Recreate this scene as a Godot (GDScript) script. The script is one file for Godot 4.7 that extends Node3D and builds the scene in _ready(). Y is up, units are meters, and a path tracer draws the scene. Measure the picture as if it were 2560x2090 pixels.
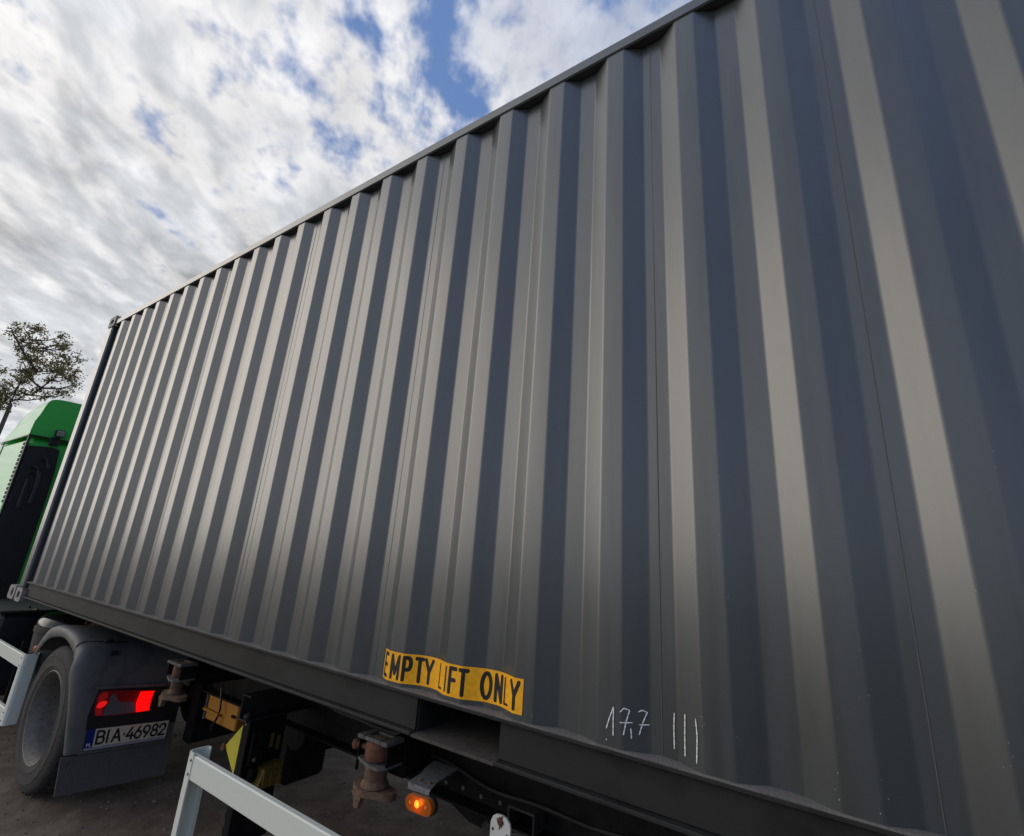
extends Node3D
# x runs along the lorry (its front at -x), y is up from the foot of the container wall, z points from the wall to the camera.

const GROUND := -1.3
const MID := -1.187          # the lorry's centre line
const REAR := 11.47          # rear end of the container
const SEAMS := [3, 7, 11, 15, 19, 21, 25, 29, 33, 37]
const LAST := 40             # last rib of the wall
const WALL_H := 2.545
const SKY_W := 4096

var rng := RandomNumberGenerator.new()
var M := {}

func _ready() -> void:
	rng.seed = 4711
	# camera
	var cam := Camera3D.new()
	cam.name = "camera"
	cam.keep_aspect = Camera3D.KEEP_HEIGHT
	cam.fov = 82.1777
	cam.near = 0.05
	cam.far = 900.0
	cam.position = Vector3(5.84628, 0.457185, 1.411912)
	cam.rotation = Vector3(0.292701, 0.602802, 0.072710)
	add_child(cam)
	cam.current = true
	# sky and exposure
	var env := Environment.new()
	env.background_mode = Environment.BG_SKY
	var sky := Sky.new()
	var sm := PanoramaSkyMaterial.new()
	sm.panorama = make_sky()
	sm.energy_multiplier = 1.0
	sky.sky_material = sm
	env.sky = sky
	env.tonemap_mode = Environment.TONE_MAPPER_LINEAR
	env.tonemap_exposure = 1.0
	env.sdfgi_enabled = true
	env.ssao_enabled = true
	env.ssil_enabled = true
	var we := WorldEnvironment.new()
	we.name = "world_environment"
	we.environment = env
	add_child(we)
	# sun, veiled by cloud
	var sun := DirectionalLight3D.new()
	sun.name = "sun"
	sun.light_color = Color(1.0, 0.94, 0.87)
	sun.light_energy = 0.22
	sun.light_angular_distance = 46.0
	sun.shadow_enabled = true
	add_child(sun)
	sun.look_at_from_position(sun_dir() * 50.0, Vector3.ZERO, Vector3.UP)

	make_materials()
	make_ground()
	make_container()
	make_trailer()
	make_tractor()
	make_chock()
	make_trees()

func sun_dir() -> Vector3:
	var az := deg_to_rad(34.0)
	var el := deg_to_rad(14.0)
	return Vector3(-cos(az) * cos(el), sin(el), sin(az) * cos(el))

# ------------------------------------------------------------------ sky
func make_sky() -> ImageTexture:
	var w := SKY_W
	var h := SKY_W / 2
	var n1 := FastNoiseLite.new()
	n1.seed = 21; n1.noise_type = FastNoiseLite.TYPE_SIMPLEX_SMOOTH
	n1.fractal_type = FastNoiseLite.FRACTAL_FBM; n1.fractal_octaves = 6; n1.fractal_gain = 0.56; n1.frequency = 1.0
	var n2 := FastNoiseLite.new()
	n2.seed = 77; n2.noise_type = FastNoiseLite.TYPE_SIMPLEX_SMOOTH
	n2.fractal_type = FastNoiseLite.FRACTAL_FBM; n2.fractal_octaves = 3; n2.frequency = 1.0
	var data := PackedFloat32Array()
	data.resize(w * h * 3)
	var sd := sun_dir()
	var band := deg_to_rad(-46.0)             # the cloud streets run this way
	var bx := -cos(band)
	var bz := sin(band)
	for j in h:
		var el := (0.5 - (j + 0.5) / h) * PI
		if el < -0.02:
			var o0 := j * w * 3
			for i in w:
				data[o0 + i * 3] = 0.16; data[o0 + i * 3 + 1] = 0.14; data[o0 + i * 3 + 2] = 0.12
			continue
		var ce := cos(el)
		var dy := maxf(sin(el), 0.0)
		var lift := 1.0 / (dy + 0.10)
		var low := exp(-dy * 5.0)
		var base := Vector3(0.13, 0.235, 0.50).lerp(Vector3(0.40, 0.50, 0.66), low)
		for i in w:
			var a := ((i + 0.5) / w - 0.5) * TAU
			var dx := -sin(a) * ce
			var dz := cos(a) * ce
			var px := dx * lift
			var pz := dz * lift
			var u := px * bx + pz * bz        # along the streets
			var v := -px * bz + pz * bx       # across them
			var wx := n2.get_noise_2d(u * 1.6 + 9.0, v * 1.6)
			var wy := n2.get_noise_2d(u * 1.6, v * 1.6 + 31.0)
			var big := n2.get_noise_2d(u * 0.55 + 4.0, v * 0.95 + 2.0)
			var f := n1.get_noise_2d((u + wx * 0.05) * 2.9, (v + wy * 0.05) * 5.2)
			var g := n1.get_noise_2d(u * 1.3 + 50.0, v * 2.8)
			var puff := n1.get_noise_2d(px * 6.8 + 20.0 + wx * 0.25, pz * 6.8 + wy * 0.25)
			# a clear gap high on the right, and clear sky away from the sun
			var gap := exp(-(pow((px + 0.42) / 0.27, 2.0) + pow((pz + 0.50) / 0.16, 2.0)))
			var clear := smoothstep(-0.22, 0.42, dx) * smoothstep(-0.7, -0.1, dz)
			var gap2 := exp(-(pow((px + 0.72) / 0.42, 2.0) + pow((pz + 0.42) / 0.30, 2.0)))
			var cover := 0.66 + big * 0.26 - gap * 0.46 - gap2 * 0.24 - clear * 0.75 + smoothstep(0.72, 0.40, dy) * 0.34
			var d := cover + f * 0.85 + puff * 0.55
			var veil := 1.0 - 0.45 * smoothstep(-0.62, -0.10, px)
			var den := maxf(smoothstep(-0.06, 0.66, d) * veil * (1.0 - 0.45 * clear), 0.16 * clear)
			var thick := smoothstep(0.40, 1.15, d + g * 0.6 - puff * 0.3)
			var cs := dx * sd.x + dy * sd.y + dz * sd.z
			var glow := exp((cs - 1.0) * 4.0)
			var core := exp((cs - 1.0) * 16.0)
			var lit := 1.08 - 0.40 * thick + g * 0.30 + big * 0.20 + puff * 0.20 + low * 0.16 + 0.22 * smoothstep(0.1, 0.7, dz)
			lit *= 0.71 + 0.46 * glow
			lit = maxf(lit, 0.25)
			var cr := lit * (0.99 + 0.02 * glow - 0.05 * thick) + core * 0.15
			var cg := lit * (0.99 - 0.03 * glow) + core * 0.14
			var cb := lit * (1.015 - 0.11 * glow + 0.05 * thick) + core * 0.11
			var o := (j * w + i) * 3
			data[o] = base.x + glow * 0.10 + (cr - base.x - glow * 0.10) * den
			data[o + 1] = base.y + glow * 0.10 + (cg - base.y - glow * 0.10) * den
			data[o + 2] = base.z + glow * 0.08 + (cb - base.z - glow * 0.08) * den
	var img := Image.create_from_data(w, h, false, Image.FORMAT_RGBF, data.to_byte_array())
	return ImageTexture.create_from_image(img)

# ------------------------------------------------------------------ materials
func noise_tex(sd: int, freq: float, lo: float, hi: float, oct := 5, size := 512, stretch := 1.0, tint := Color(1, 1, 1)) -> ImageTexture:
	# a seamless grey texture between lo and hi
	var n := FastNoiseLite.new()
	n.seed = sd; n.noise_type = FastNoiseLite.TYPE_SIMPLEX_SMOOTH
	n.fractal_type = FastNoiseLite.FRACTAL_FBM; n.fractal_octaves = oct; n.frequency = freq
	n.fractal_gain = 0.55
	var src := n.get_seamless_image(size, int(size / stretch), false, false, 0.15, true)
	var out := Image.create(src.get_width(), src.get_height(), true, Image.FORMAT_RGB8)
	for y in src.get_height():
		for x in src.get_width():
			var t := src.get_pixel(x, y).r
			var v := lerpf(lo, hi, t)
			out.set_pixel(x, y, Color(1.0 - (1.0 - v) * tint.r, 1.0 - (1.0 - v) * tint.g, 1.0 - (1.0 - v) * tint.b))
	out.generate_mipmaps()
	return ImageTexture.create_from_image(out)

func bump_tex(sd: int, freq: float, strength: float, size := 256) -> ImageTexture:
	var n := FastNoiseLite.new()
	n.seed = sd; n.noise_type = FastNoiseLite.TYPE_SIMPLEX_SMOOTH
	n.fractal_type = FastNoiseLite.FRACTAL_FBM; n.fractal_octaves = 4; n.frequency = freq
	var src := n.get_seamless_image(size, size, false, false, 0.15, true)
	src.convert(Image.FORMAT_RGBA8)
	src.bump_map_to_normal_map(strength)
	src.generate_mipmaps()
	return ImageTexture.create_from_image(src)

func mat(c: Color, rough: float, metal := 0.0, tex: Texture2D = null, sc := Vector3.ONE, bump: Texture2D = null, bs := 0.5, rtex: Texture2D = null) -> StandardMaterial3D:
	var m := StandardMaterial3D.new()
	m.albedo_color = c.linear_to_srgb()
	m.roughness = rough
	m.metallic = metal
	m.metallic_specular = 0.5
	m.uv1_triplanar = true
	m.uv1_world_triplanar = true
	m.uv1_scale = sc
	if tex: m.albedo_texture = tex
	if rtex:
		m.roughness_texture = rtex
		m.roughness_texture_channel = BaseMaterial3D.TEXTURE_CHANNEL_RED
	if bump:
		m.normal_enabled = true
		m.normal_texture = bump
		m.normal_scale = bs
	return m

func glow_mat(c: Color, e: float, base: Color) -> StandardMaterial3D:
	var m := mat(base, 0.25)
	m.emission_enabled = true
	m.emission = c.linear_to_srgb()
	m.emission_energy_multiplier = e
	return m

func make_materials() -> void:
	var streak := noise_tex(3, 0.02, 0.80, 1.16, 6, 512)
	var dirty := noise_tex(29, 0.008, 0.74, 1.24, 6, 512)
	var fine := noise_tex(5, 0.06, 0.86, 1.12, 6, 512)
	var blot := noise_tex(8, 0.012, 0.70, 1.25, 6, 512)
	var rough_t := noise_tex(13, 0.02, 0.88, 1.10, 5, 512)
	var grain := bump_tex(19, 0.07, 4.0)
	M.paint = mat(Color(0.048, 0.056, 0.056), 0.32, 0.0, streak, Vector3(1.3, 0.10, 1.3), null, 0.0, rough_t)
	M.paint.metallic_specular = 1.0
	M.paint.clearcoat_enabled = true
	M.paint.clearcoat = 0.55
	M.paint.clearcoat_roughness = 0.28
	M.rail = mat(Color(0.027, 0.027, 0.025), 0.62, 0.0, dirty, Vector3(0.9, 1.6, 1.6))
	M.rail.metallic_specular = 0.35
	M.dust = mat(Color(0.150, 0.138, 0.124), 0.95, 0.0, fine, Vector3(5, 5, 5), grain, 0.6)
	M.weld = mat(Color(0.10, 0.105, 0.10), 0.5)
	M.casting = mat(Color(0.29, 0.27, 0.245), 0.6, 0.0, blot, Vector3(4, 4, 4), grain, 0.4)
	M.inside = mat(Color(0.03, 0.03, 0.03), 0.9)
	M.black_frame = mat(Color(0.013, 0.013, 0.013), 0.6, 0.0, blot, Vector3(2, 2, 2), grain, 0.06)
	M.black_frame.metallic_specular = 0.2
	M.pocket = mat(Color(0.068, 0.058, 0.048), 0.9, 0.0, dirty, Vector3(5, 5, 5))
	M.beam_edge = mat(Color(0.022, 0.021, 0.021), 0.6, 0.0, blot, Vector3(3, 3, 3))
	M.dusty_black = mat(Color(0.024, 0.022, 0.020), 0.7, 0.0, blot, Vector3(3, 3, 3), grain, 0.3)
	M.rust = mat(Color(0.150, 0.064, 0.034), 0.9, 0.0, blot, Vector3(7, 7, 7), grain, 0.8)
	M.pale_rust = mat(Color(0.150, 0.088, 0.054), 0.9, 0.0, blot, Vector3(8, 8, 8), grain, 0.8)
	M.pad = mat(Color(0.115, 0.108, 0.10), 0.7, 0.0, blot, Vector3(9, 9, 9), grain, 0.5)
	M.alu = mat(Color(0.74, 0.76, 0.66), 0.45, 0.0, null, Vector3(0.5, 2.0, 0.5), null, 0.0, rough_t)
	M.alu_cut = mat(Color(0.30, 0.31, 0.31), 0.45, 0.7, fine, Vector3(6, 6, 6))
	M.zinc = mat(Color(0.20, 0.205, 0.21), 0.55, 0.4, blot, Vector3(9, 9, 9), grain, 0.2)
	M.amber = mat(Color(0.29, 0.078, 0.008), 0.25)
	M.amber.emission_enabled = true
	M.amber.emission = Color(0.5, 0.14, 0.0).linear_to_srgb()
	M.amber.emission_energy_multiplier = 0.02
	M.amber_glow = glow_mat(Color(1.0, 0.36, 0.03), 0.9, Color(0.7, 0.3, 0.03))
	M.orange_dim = mat(Color(0.60, 0.16, 0.03), 0.3)
	M.yellow = mat(Color(0.15, 0.10, 0.012), 0.7, 0.0, blot, Vector3(6, 6, 6))
	M.lemon = mat(Color(0.62, 0.54, 0.045), 0.5, 0.0, fine, Vector3(5, 5, 5))
	M.orange_box = mat(Color(0.44, 0.19, 0.012), 0.6, 0.0, fine, Vector3(5, 5, 5))
	M.white_plate = mat(Color(0.66, 0.66, 0.60), 0.5, 0.0, fine, Vector3(8, 8, 8))
	M.tyre = mat(Color(0.052, 0.047, 0.042), 0.85, 0.0, blot, Vector3(5, 5, 5), grain, 0.5)
	M.tyre_tread = mat(Color(0.105, 0.090, 0.074), 0.95, 0.0, blot, Vector3(6, 6, 6), grain, 0.7)
	M.rim = mat(Color(0.165, 0.152, 0.130), 0.6, 0.1, blot, Vector3(4, 4, 4), grain, 0.1, rough_t)
	M.mud = mat(Color(0.128, 0.127, 0.121), 0.6, 0.0, dirty, Vector3(1.3, 1.0, 1.3), grain, 0.05, rough_t)
	M.flap = mat(Color(0.092, 0.090, 0.086), 0.8, 0.0, fine, Vector3(2.5, 0.5, 2.5))
	M.plastic = mat(Color(0.020, 0.020, 0.022), 0.38, 0.0, rough_t, Vector3(2, 2, 2))
	M.gloss_black = mat(Color(0.014, 0.014, 0.015), 0.16)
	M.green = mat(Color(0.055, 0.56, 0.085), 0.35)
	M.green.clearcoat_enabled = true
	M.green.clearcoat = 0.6
	M.green.clearcoat_roughness = 0.06
	M.lens_red = mat(Color(0.30, 0.012, 0.016), 0.18)
	M.lens_hot = glow_mat(Color(1.0, 0.003, 0.003), 0.95, Color(0.35, 0.004, 0.004))
	M.lens_spot = glow_mat(Color(1.0, 0.01, 0.012), 0.6, Color(0.5, 0.01, 0.01))
	M.lens_rim = glow_mat(Color(1.0, 0.02, 0.02), 0.08, Color(0.34, 0.02, 0.02))
	M.lens_grey = mat(Color(0.125, 0.125, 0.14), 0.4, 0.0, fine, Vector3(7, 7, 7))
	M.lamp_glass = mat(Color(0.55, 0.56, 0.55), 0.12, 0.5)
	M.hose = mat(Color(0.014, 0.014, 0.014), 0.7)
	M.chip = mat(Color(0.30, 0.30, 0.28), 0.8)
	M.chalk = mat(Color(0.85, 0.85, 0.83), 0.9)
	M.chrome = mat(Color(0.5, 0.5, 0.5), 0.2, 1.0)
	M.glass = mat(Color(0.02, 0.025, 0.03), 0.05)
	M.ground = mat(Color(1, 1, 1), 0.95, 0.0, ground_tex(), Vector3(0.42, 0.42, 0.42), bump_tex(23, 0.03, 5.0, 512), 0.3)
	M.pebble = mat(Color(0.20, 0.175, 0.15), 0.9, 0.0, blot, Vector3(3, 3, 3))
	M.bark = mat(Color(0.12, 0.097, 0.08), 0.95, 0.0, fine, Vector3(1, 0.3, 1))
	M.leaf = mat(Color(1, 1, 1), 0.7)
	M.leaf.vertex_color_use_as_albedo = true
	M.leaf.backlight_enabled = true
	M.leaf.backlight = Color(0.45, 0.42, 0.16)
	M.sticker = StandardMaterial3D.new()
	M.sticker.albedo_texture = sticker_tex()
	M.sticker.roughness = 0.5
	M.number = StandardMaterial3D.new()
	M.number.albedo_texture = number_tex()
	M.number.roughness = 0.4

func ground_tex() -> ImageTexture:
	var n := FastNoiseLite.new()
	n.seed = 91; n.fractal_type = FastNoiseLite.FRACTAL_FBM; n.fractal_octaves = 6; n.frequency = 0.008
	var a := n.get_seamless_image(1024, 1024, false, false, 0.15, true)
	n.seed = 92; n.frequency = 0.09; n.fractal_octaves = 4
	var b := n.get_seamless_image(1024, 1024, false, false, 0.15, true)
	var out := Image.create(1024, 1024, true, Image.FORMAT_RGB8)
	for y in 1024:
		for x in 1024:
			var t := a.get_pixel(x, y).r
			var s := b.get_pixel(x, y).r
			var c := Color(0.115, 0.087, 0.060).lerp(Color(0.170, 0.134, 0.098), smoothstep(0.25, 0.8, t))
			c = c * (0.80 + 0.40 * s)
			out.set_pixel(x, y, Color(c.r, c.g, c.b).linear_to_srgb())
	out.generate_mipmaps()
	return ImageTexture.create_from_image(out)

# --- lettering drawn stroke by stroke
func arc(cx: float, cy: float, rx: float, ry: float, a0: float, a1: float, n := 14) -> PackedVector2Array:
	var p := PackedVector2Array()
	for i in n + 1:
		var a := deg_to_rad(lerpf(a0, a1, float(i) / n))
		p.append(Vector2(cx + cos(a) * rx, cy + sin(a) * ry))
	return p

func glyph(c: String) -> Array:
	# strokes in a box of 1 x 1, y downwards
	match c:
		"E": return [[Vector2(1, 0), Vector2(0, 0), Vector2(0, 1), Vector2(1, 1)], [Vector2(0, .48), Vector2(.85, .48)]]
		"M": return [[Vector2(0, 1), Vector2(0, 0), Vector2(.5, .8), Vector2(1, 0), Vector2(1, 1)]]
		"P": return [[Vector2(0, 1), Vector2(0, 0), Vector2(.6, 0)], Array(arc(.6, .27, .4, .27, -90, 90)), [Vector2(.6, .54), Vector2(0, .54)]]
		"T": return [[Vector2(0, 0), Vector2(1, 0)], [Vector2(.5, 0), Vector2(.5, 1)]]
		"Y": return [[Vector2(0, 0), Vector2(.5, .52), Vector2(1, 0)], [Vector2(.5, .52), Vector2(.5, 1)]]
		"L": return [[Vector2(0, 0), Vector2(0, 1), Vector2(1, 1)]]
		"I": return [[Vector2(.5, 0), Vector2(.5, 1)]]
		"F": return [[Vector2(0, 1), Vector2(0, 0), Vector2(1, 0)], [Vector2(0, .48), Vector2(.85, .48)]]
		"O": return [Array(arc(.5, .5, .5, .5, 0, 360, 40))]
		"N": return [[Vector2(0, 1), Vector2(0, 0), Vector2(1, 1), Vector2(1, 0)]]
		"B": return [[Vector2(.55, .47), Vector2(0, .47), Vector2(0, 0), Vector2(.55, 0)], Array(arc(.55, .235, .38, .235, -90, 90)), [Vector2(0, .47), Vector2(0, 1), Vector2(.58, 1)], Array(arc(.58, .735, .42, .265, -90, 90))]
		"A": return [[Vector2(0, 1), Vector2(.5, 0), Vector2(1, 1)], [Vector2(.17, .68), Vector2(.83, .68)]]
		"4": return [[Vector2(.62, 0), Vector2(0, .72), Vector2(1, .72)], [Vector2(.74, .45), Vector2(.74, 1)]]
		"6": return [Array(arc(.5, .69, .5, .31, 0, 360, 30)), [Vector2(.03, .58), Vector2(.62, 0)]]
		"9": return [Array(arc(.5, .31, .5, .31, 0, 360, 30)), [Vector2(.97, .42), Vector2(.38, 1)]]
		"8": return [Array(arc(.5, .245, .41, .245, 0, 360, 30)), Array(arc(.5, .745, .5, .255, 0, 360, 30))]
		"2": return [Array(arc(.5, .3, .48, .3, 180, 385)), [Vector2(.93, .43), Vector2(0, 1), Vector2(1, 1)]]
	return []

func draw_glyph(img: Image, c: String, at: Vector2, size: Vector2, r: float, col: Color) -> void:
	for s in glyph(c):
		for i in s.size() - 1:
			var p: Vector2 = at + Vector2(s[i]) * size
			var q: Vector2 = at + Vector2(s[i + 1]) * size
			var x0 := int(maxf(0.0, minf(p.x, q.x) - r - 2)); var x1 := int(minf(img.get_width() - 1.0, maxf(p.x, q.x) + r + 2))
			var y0 := int(maxf(0.0, minf(p.y, q.y) - r - 2)); var y1 := int(minf(img.get_height() - 1.0, maxf(p.y, q.y) + r + 2))
			for y in range(y0, y1 + 1):
				for x in range(x0, x1 + 1):
					var v := Vector2(x + .5, y + .5)
					var d := v.distance_to(Geometry2D.get_closest_point_to_segment(v, p, q))
					var k := clampf(r - d + 0.5, 0.0, 1.0)
					if k > 0.0:
						img.set_pixel(x, y, img.get_pixel(x, y).lerp(col, k))

func sticker_tex() -> ImageTexture:
	var w := 1236; var h := 200
	var img := Image.create(w, h, true, Image.FORMAT_RGB8)
	var n := FastNoiseLite.new(); n.seed = 5; n.frequency = 0.02; n.fractal_octaves = 5
	for y in h:
		for x in w:
			var v := 1.0 + 0.10 * n.get_noise_2d(x, y) - 0.05 * maxf(0.0, n.get_noise_2d(x * 5.0, y * 5.0))
			img.set_pixel(x, y, Color(1.0 * v, 0.705 * v, 0.012))
	var ink := Color(0.085, 0.07, 0.065)
	var word := [["E", .021, .040], ["M", .103, .054], ["P", .193, .037], ["T", .260, .036], ["Y", .316, .052],
		["L", .440, .026], ["I", .510, .0], ["F", .541, .037], ["T", .606, .040],
		["O", .720, .051], ["N", .803, .039], ["L", .868, .028], ["Y", .921, .052]]
	for g in word:
		var t := 14.5
		if g[0] == "L" or g[0] == "I": t = 8.5
		draw_glyph(img, g[0], Vector2(g[1] * w, 27), Vector2(g[2] * w, 147), t * .90, ink)
	# scuffs
	rng.seed = 12
	for i in 140:
		var x := rng.randi_range(2, w - 8); var y := rng.randi_range(2, h - 4)
		img.fill_rect(Rect2i(x, y, rng.randi_range(1, 5), 1), Color(0.42, 0.31, 0.12))
	img.generate_mipmaps()
	return ImageTexture.create_from_image(img)

func number_tex() -> ImageTexture:
	var w := 1040; var h := 252
	var img := Image.create(w, h, true, Image.FORMAT_RGB8)
	var n := FastNoiseLite.new(); n.seed = 6; n.frequency = 0.012; n.fractal_octaves = 4
	for y in h:
		for x in w:
			var v := 1.0 + 0.09 * n.get_noise_2d(x, y)
			var c := Color(0.80 * v, 0.785 * v, 0.70 * v)
			if y > 222: c = Color(0.60 * v, 0.61 * v, 0.66 * v)
			elif x < 96: c = Color(0.05, 0.13, 0.44)
			elif x < 104: c = Color(0.85, 0.85, 0.85)
			img.set_pixel(x, y, c)
	var ink := Color(0.07, 0.06, 0.06)
	var put := [["B", 130, 88], ["I", 250, 20], ["A", 322, 98], ["4", 500, 84], ["6", 606, 80], ["9", 712, 80], ["8", 822, 80], ["2", 926, 82]]
	for g in put:
		draw_glyph(img, g[0], Vector2(g[1], 36), Vector2(g[2], 150), 13.0, ink)
	draw_glyph(img, "P", Vector2(24, 172), Vector2(22, 34), 4.0, Color(0.86, 0.87, 0.9))
	draw_glyph(img, "L", Vector2(58, 172), Vector2(18, 34), 4.0, Color(0.86, 0.87, 0.9))
	img.fill_rect(Rect2i(452, 92, 24, 40), Color(0.36, 0.37, 0.36))
	img.fill_rect(Rect2i(458, 100, 12, 24), Color(0.25, 0.26, 0.26))
	img.fill_rect(Rect2i(0, 218, w, 4), Color(0.34, 0.34, 0.36))
	img.generate_mipmaps()
	return ImageTexture.create_from_image(img)

# ------------------------------------------------------------------ mesh helpers
func st() -> SurfaceTool:
	var s := SurfaceTool.new()
	s.begin(Mesh.PRIMITIVE_TRIANGLES)
	s.set_smooth_group(-1)
	return s

func numbered(called: String, parent: Node) -> String:
	if not parent.has_node(NodePath(called)): return called
	var i := 1
	while parent.has_node(NodePath("%s_%03d" % [called, i])): i += 1
	return "%s_%03d" % [called, i]

func put(called: String, s: SurfaceTool, m: Material, parent: Node, normals := true) -> MeshInstance3D:
	if normals: s.generate_normals()
	var o := MeshInstance3D.new()
	o.mesh = s.commit()
	o.material_override = null
	o.mesh.surface_set_material(0, m)
	o.name = numbered(called, parent)
	parent.add_child(o, true)
	return o

func thing(called: String, label: String, category: String, at := Vector3.ZERO, group := "") -> Node3D:
	var o := Node3D.new()
	o.name = numbered(called, self)
	add_child(o, true)
	o.position = at
	o.set_meta("label", label)
	o.set_meta("category", category)
	if group != "": o.set_meta("group", group)
	return o

func tri(s: SurfaceTool, a: Vector3, b: Vector3, c: Vector3) -> void:
	s.add_vertex(a); s.add_vertex(b); s.add_vertex(c)

func tri_out(s: SurfaceTool, a: Vector3, b: Vector3, c: Vector3, inner: Vector3) -> void:
	# clockwise seen from outside
	if (b - a).cross(c - a).dot((a + b + c) / 3.0 - inner) > 0.0: tri(s, a, c, b)
	else: tri(s, a, b, c)

func quad(s: SurfaceTool, a: Vector3, b: Vector3, c: Vector3, d: Vector3) -> void:
	tri(s, a, b, c); tri(s, a, c, d)

func box(s: SurfaceTool, lo: Vector3, hi: Vector3, ch := 0.004, xf := Transform3D()) -> void:
	# a box with chamfered edges
	s.set_smooth_group(-1)
	var c := (lo + hi) * 0.5
	var e := (hi - lo).abs() * 0.5
	ch = minf(ch, minf(e.x, minf(e.y, e.z)) * 0.7)
	var cc := xf * c
	var pt := func(sx: int, sy: int, sz: int, ax: int) -> Vector3:
		var v := Vector3(sx * (e.x - (0.0 if ax == 0 else ch)), sy * (e.y - (0.0 if ax == 1 else ch)), sz * (e.z - (0.0 if ax == 2 else ch)))
		return xf * (c + v)
	for k in [-1, 1]:
		var f := [[pt.call(k, -1, -1, 0), pt.call(k, 1, -1, 0), pt.call(k, 1, 1, 0), pt.call(k, -1, 1, 0)],
			[pt.call(-1, k, -1, 1), pt.call(1, k, -1, 1), pt.call(1, k, 1, 1), pt.call(-1, k, 1, 1)],
			[pt.call(-1, -1, k, 2), pt.call(1, -1, k, 2), pt.call(1, 1, k, 2), pt.call(-1, 1, k, 2)]]
		for q in f:
			tri_out(s, q[0], q[1], q[2], cc); tri_out(s, q[0], q[2], q[3], cc)
		for l in [-1, 1]:
			var g := [[pt.call(k, l, -1, 0), pt.call(k, l, 1, 0), pt.call(k, l, 1, 1), pt.call(k, l, -1, 1)],
				[pt.call(k, -1, l, 0), pt.call(k, 1, l, 0), pt.call(k, 1, l, 2), pt.call(k, -1, l, 2)],
				[pt.call(-1, k, l, 1), pt.call(1, k, l, 1), pt.call(1, k, l, 2), pt.call(-1, k, l, 2)]]
			for q in g:
				tri_out(s, q[0], q[1], q[2], cc); tri_out(s, q[0], q[2], q[3], cc)
			for n in [-1, 1]:
				tri_out(s, pt.call(k, l, n, 0), pt.call(k, l, n, 1), pt.call(k, l, n, 2), cc)

func prism(s: SurfaceTool, poly: PackedVector2Array, lo: float, hi: float, ax: int, xf := Transform3D(), smooth := false) -> void:
	# a polygon pulled from lo to hi along axis ax (0: poly is (z, y); 1: poly is (x, z); 2: poly is (x, y))
	var idx := Geometry2D.triangulate_polygon(poly)
	var to := func(p: Vector2, t: float) -> Vector3:
		if ax == 0: return xf * Vector3(t, p.y, p.x)
		if ax == 1: return xf * Vector3(p.x, t, p.y)
		return xf * Vector3(p.x, p.y, t)
	var mid := Vector2.ZERO
	for p in poly: mid += p
	mid /= poly.size()
	s.set_smooth_group(-1)
	var inner: Vector3 = to.call(mid, (lo + hi) * 0.5)
	for k in range(0, idx.size(), 3):
		for t in [lo, hi]:
			var a: Vector3 = to.call(poly[idx[k]], t); var b: Vector3 = to.call(poly[idx[k + 1]], t); var c: Vector3 = to.call(poly[idx[k + 2]], t)
			tri_out(s, a, b, c, (a + b + c) / 3.0 - (to.call(mid, t) - inner))
	if smooth: s.set_smooth_group(1)
	var ccw := not Geometry2D.is_polygon_clockwise(poly)
	for i in poly.size():
		var p := poly[i]; var q := poly[(i + 1) % poly.size()]
		var out2 := (q - p).orthogonal() * (1.0 if ccw else -1.0)
		var a: Vector3 = to.call(p, lo); var b: Vector3 = to.call(q, lo); var c: Vector3 = to.call(q, hi); var d: Vector3 = to.call(p, hi)
		var inn: Vector3 = to.call((p + q) * 0.5 - out2.normalized() * -0.01, (lo + hi) * 0.5)
		var inn2: Vector3 = to.call((p + q) * 0.5 - out2.normalized() * 0.01, (lo + hi) * 0.5)
		# orthogonal() turns right in y-up terms: keep whichever lies inside
		var inside := Geometry2D.is_point_in_polygon((p + q) * 0.5 + out2.normalized() * 0.0005, poly)
		var ref := inn if inside else inn2
		tri_out(s, a, b, c, ref); tri_out(s, a, c, d, ref)
	s.set_smooth_group(-1)

func lathe(s: SurfaceTool, prof: Array, n: int, xf: Transform3D, full := true) -> void:
	# profile of (radius, height) turned round the y axis of xf; sharp where the profile turns by more than 35 degrees
	var g := 1
	for i in prof.size() - 1:
		if i > 0:
			var d0: Vector2 = prof[i] - prof[i - 1]; var d1: Vector2 = prof[i + 1] - prof[i]
			if absf(d0.angle_to(d1)) > deg_to_rad(35.0): g += 1
		s.set_smooth_group(g)
		var e: Vector2 = prof[i + 1] - prof[i]
		for k in n:
			var a0 := TAU * k / n; var a1 := TAU * (k + 1) / n
			var p: Vector2 = prof[i]; var q: Vector2 = prof[i + 1]
			var v := [Vector3(cos(a0) * p.x, p.y, sin(a0) * p.x), Vector3(cos(a1) * p.x, p.y, sin(a1) * p.x), Vector3(cos(a1) * q.x, q.y, sin(a1) * q.x), Vector3(cos(a0) * q.x, q.y, sin(a0) * q.x)]
			var am := (a0 + a1) * 0.5
			var nn := Vector3(cos(am) * e.y, -e.x, sin(am) * e.y)
			var ctr: Vector3 = (v[0] + v[1] + v[2] + v[3]) * 0.25
			var inner := xf * (ctr - nn.normalized() * 0.01)
			if p.x > 1e-5: tri_out(s, xf * v[0], xf * v[1], xf * v[2], inner)
			if q.x > 1e-5: tri_out(s, xf * v[0], xf * v[2], xf * v[3], inner)
	s.set_smooth_group(-1)

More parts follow.
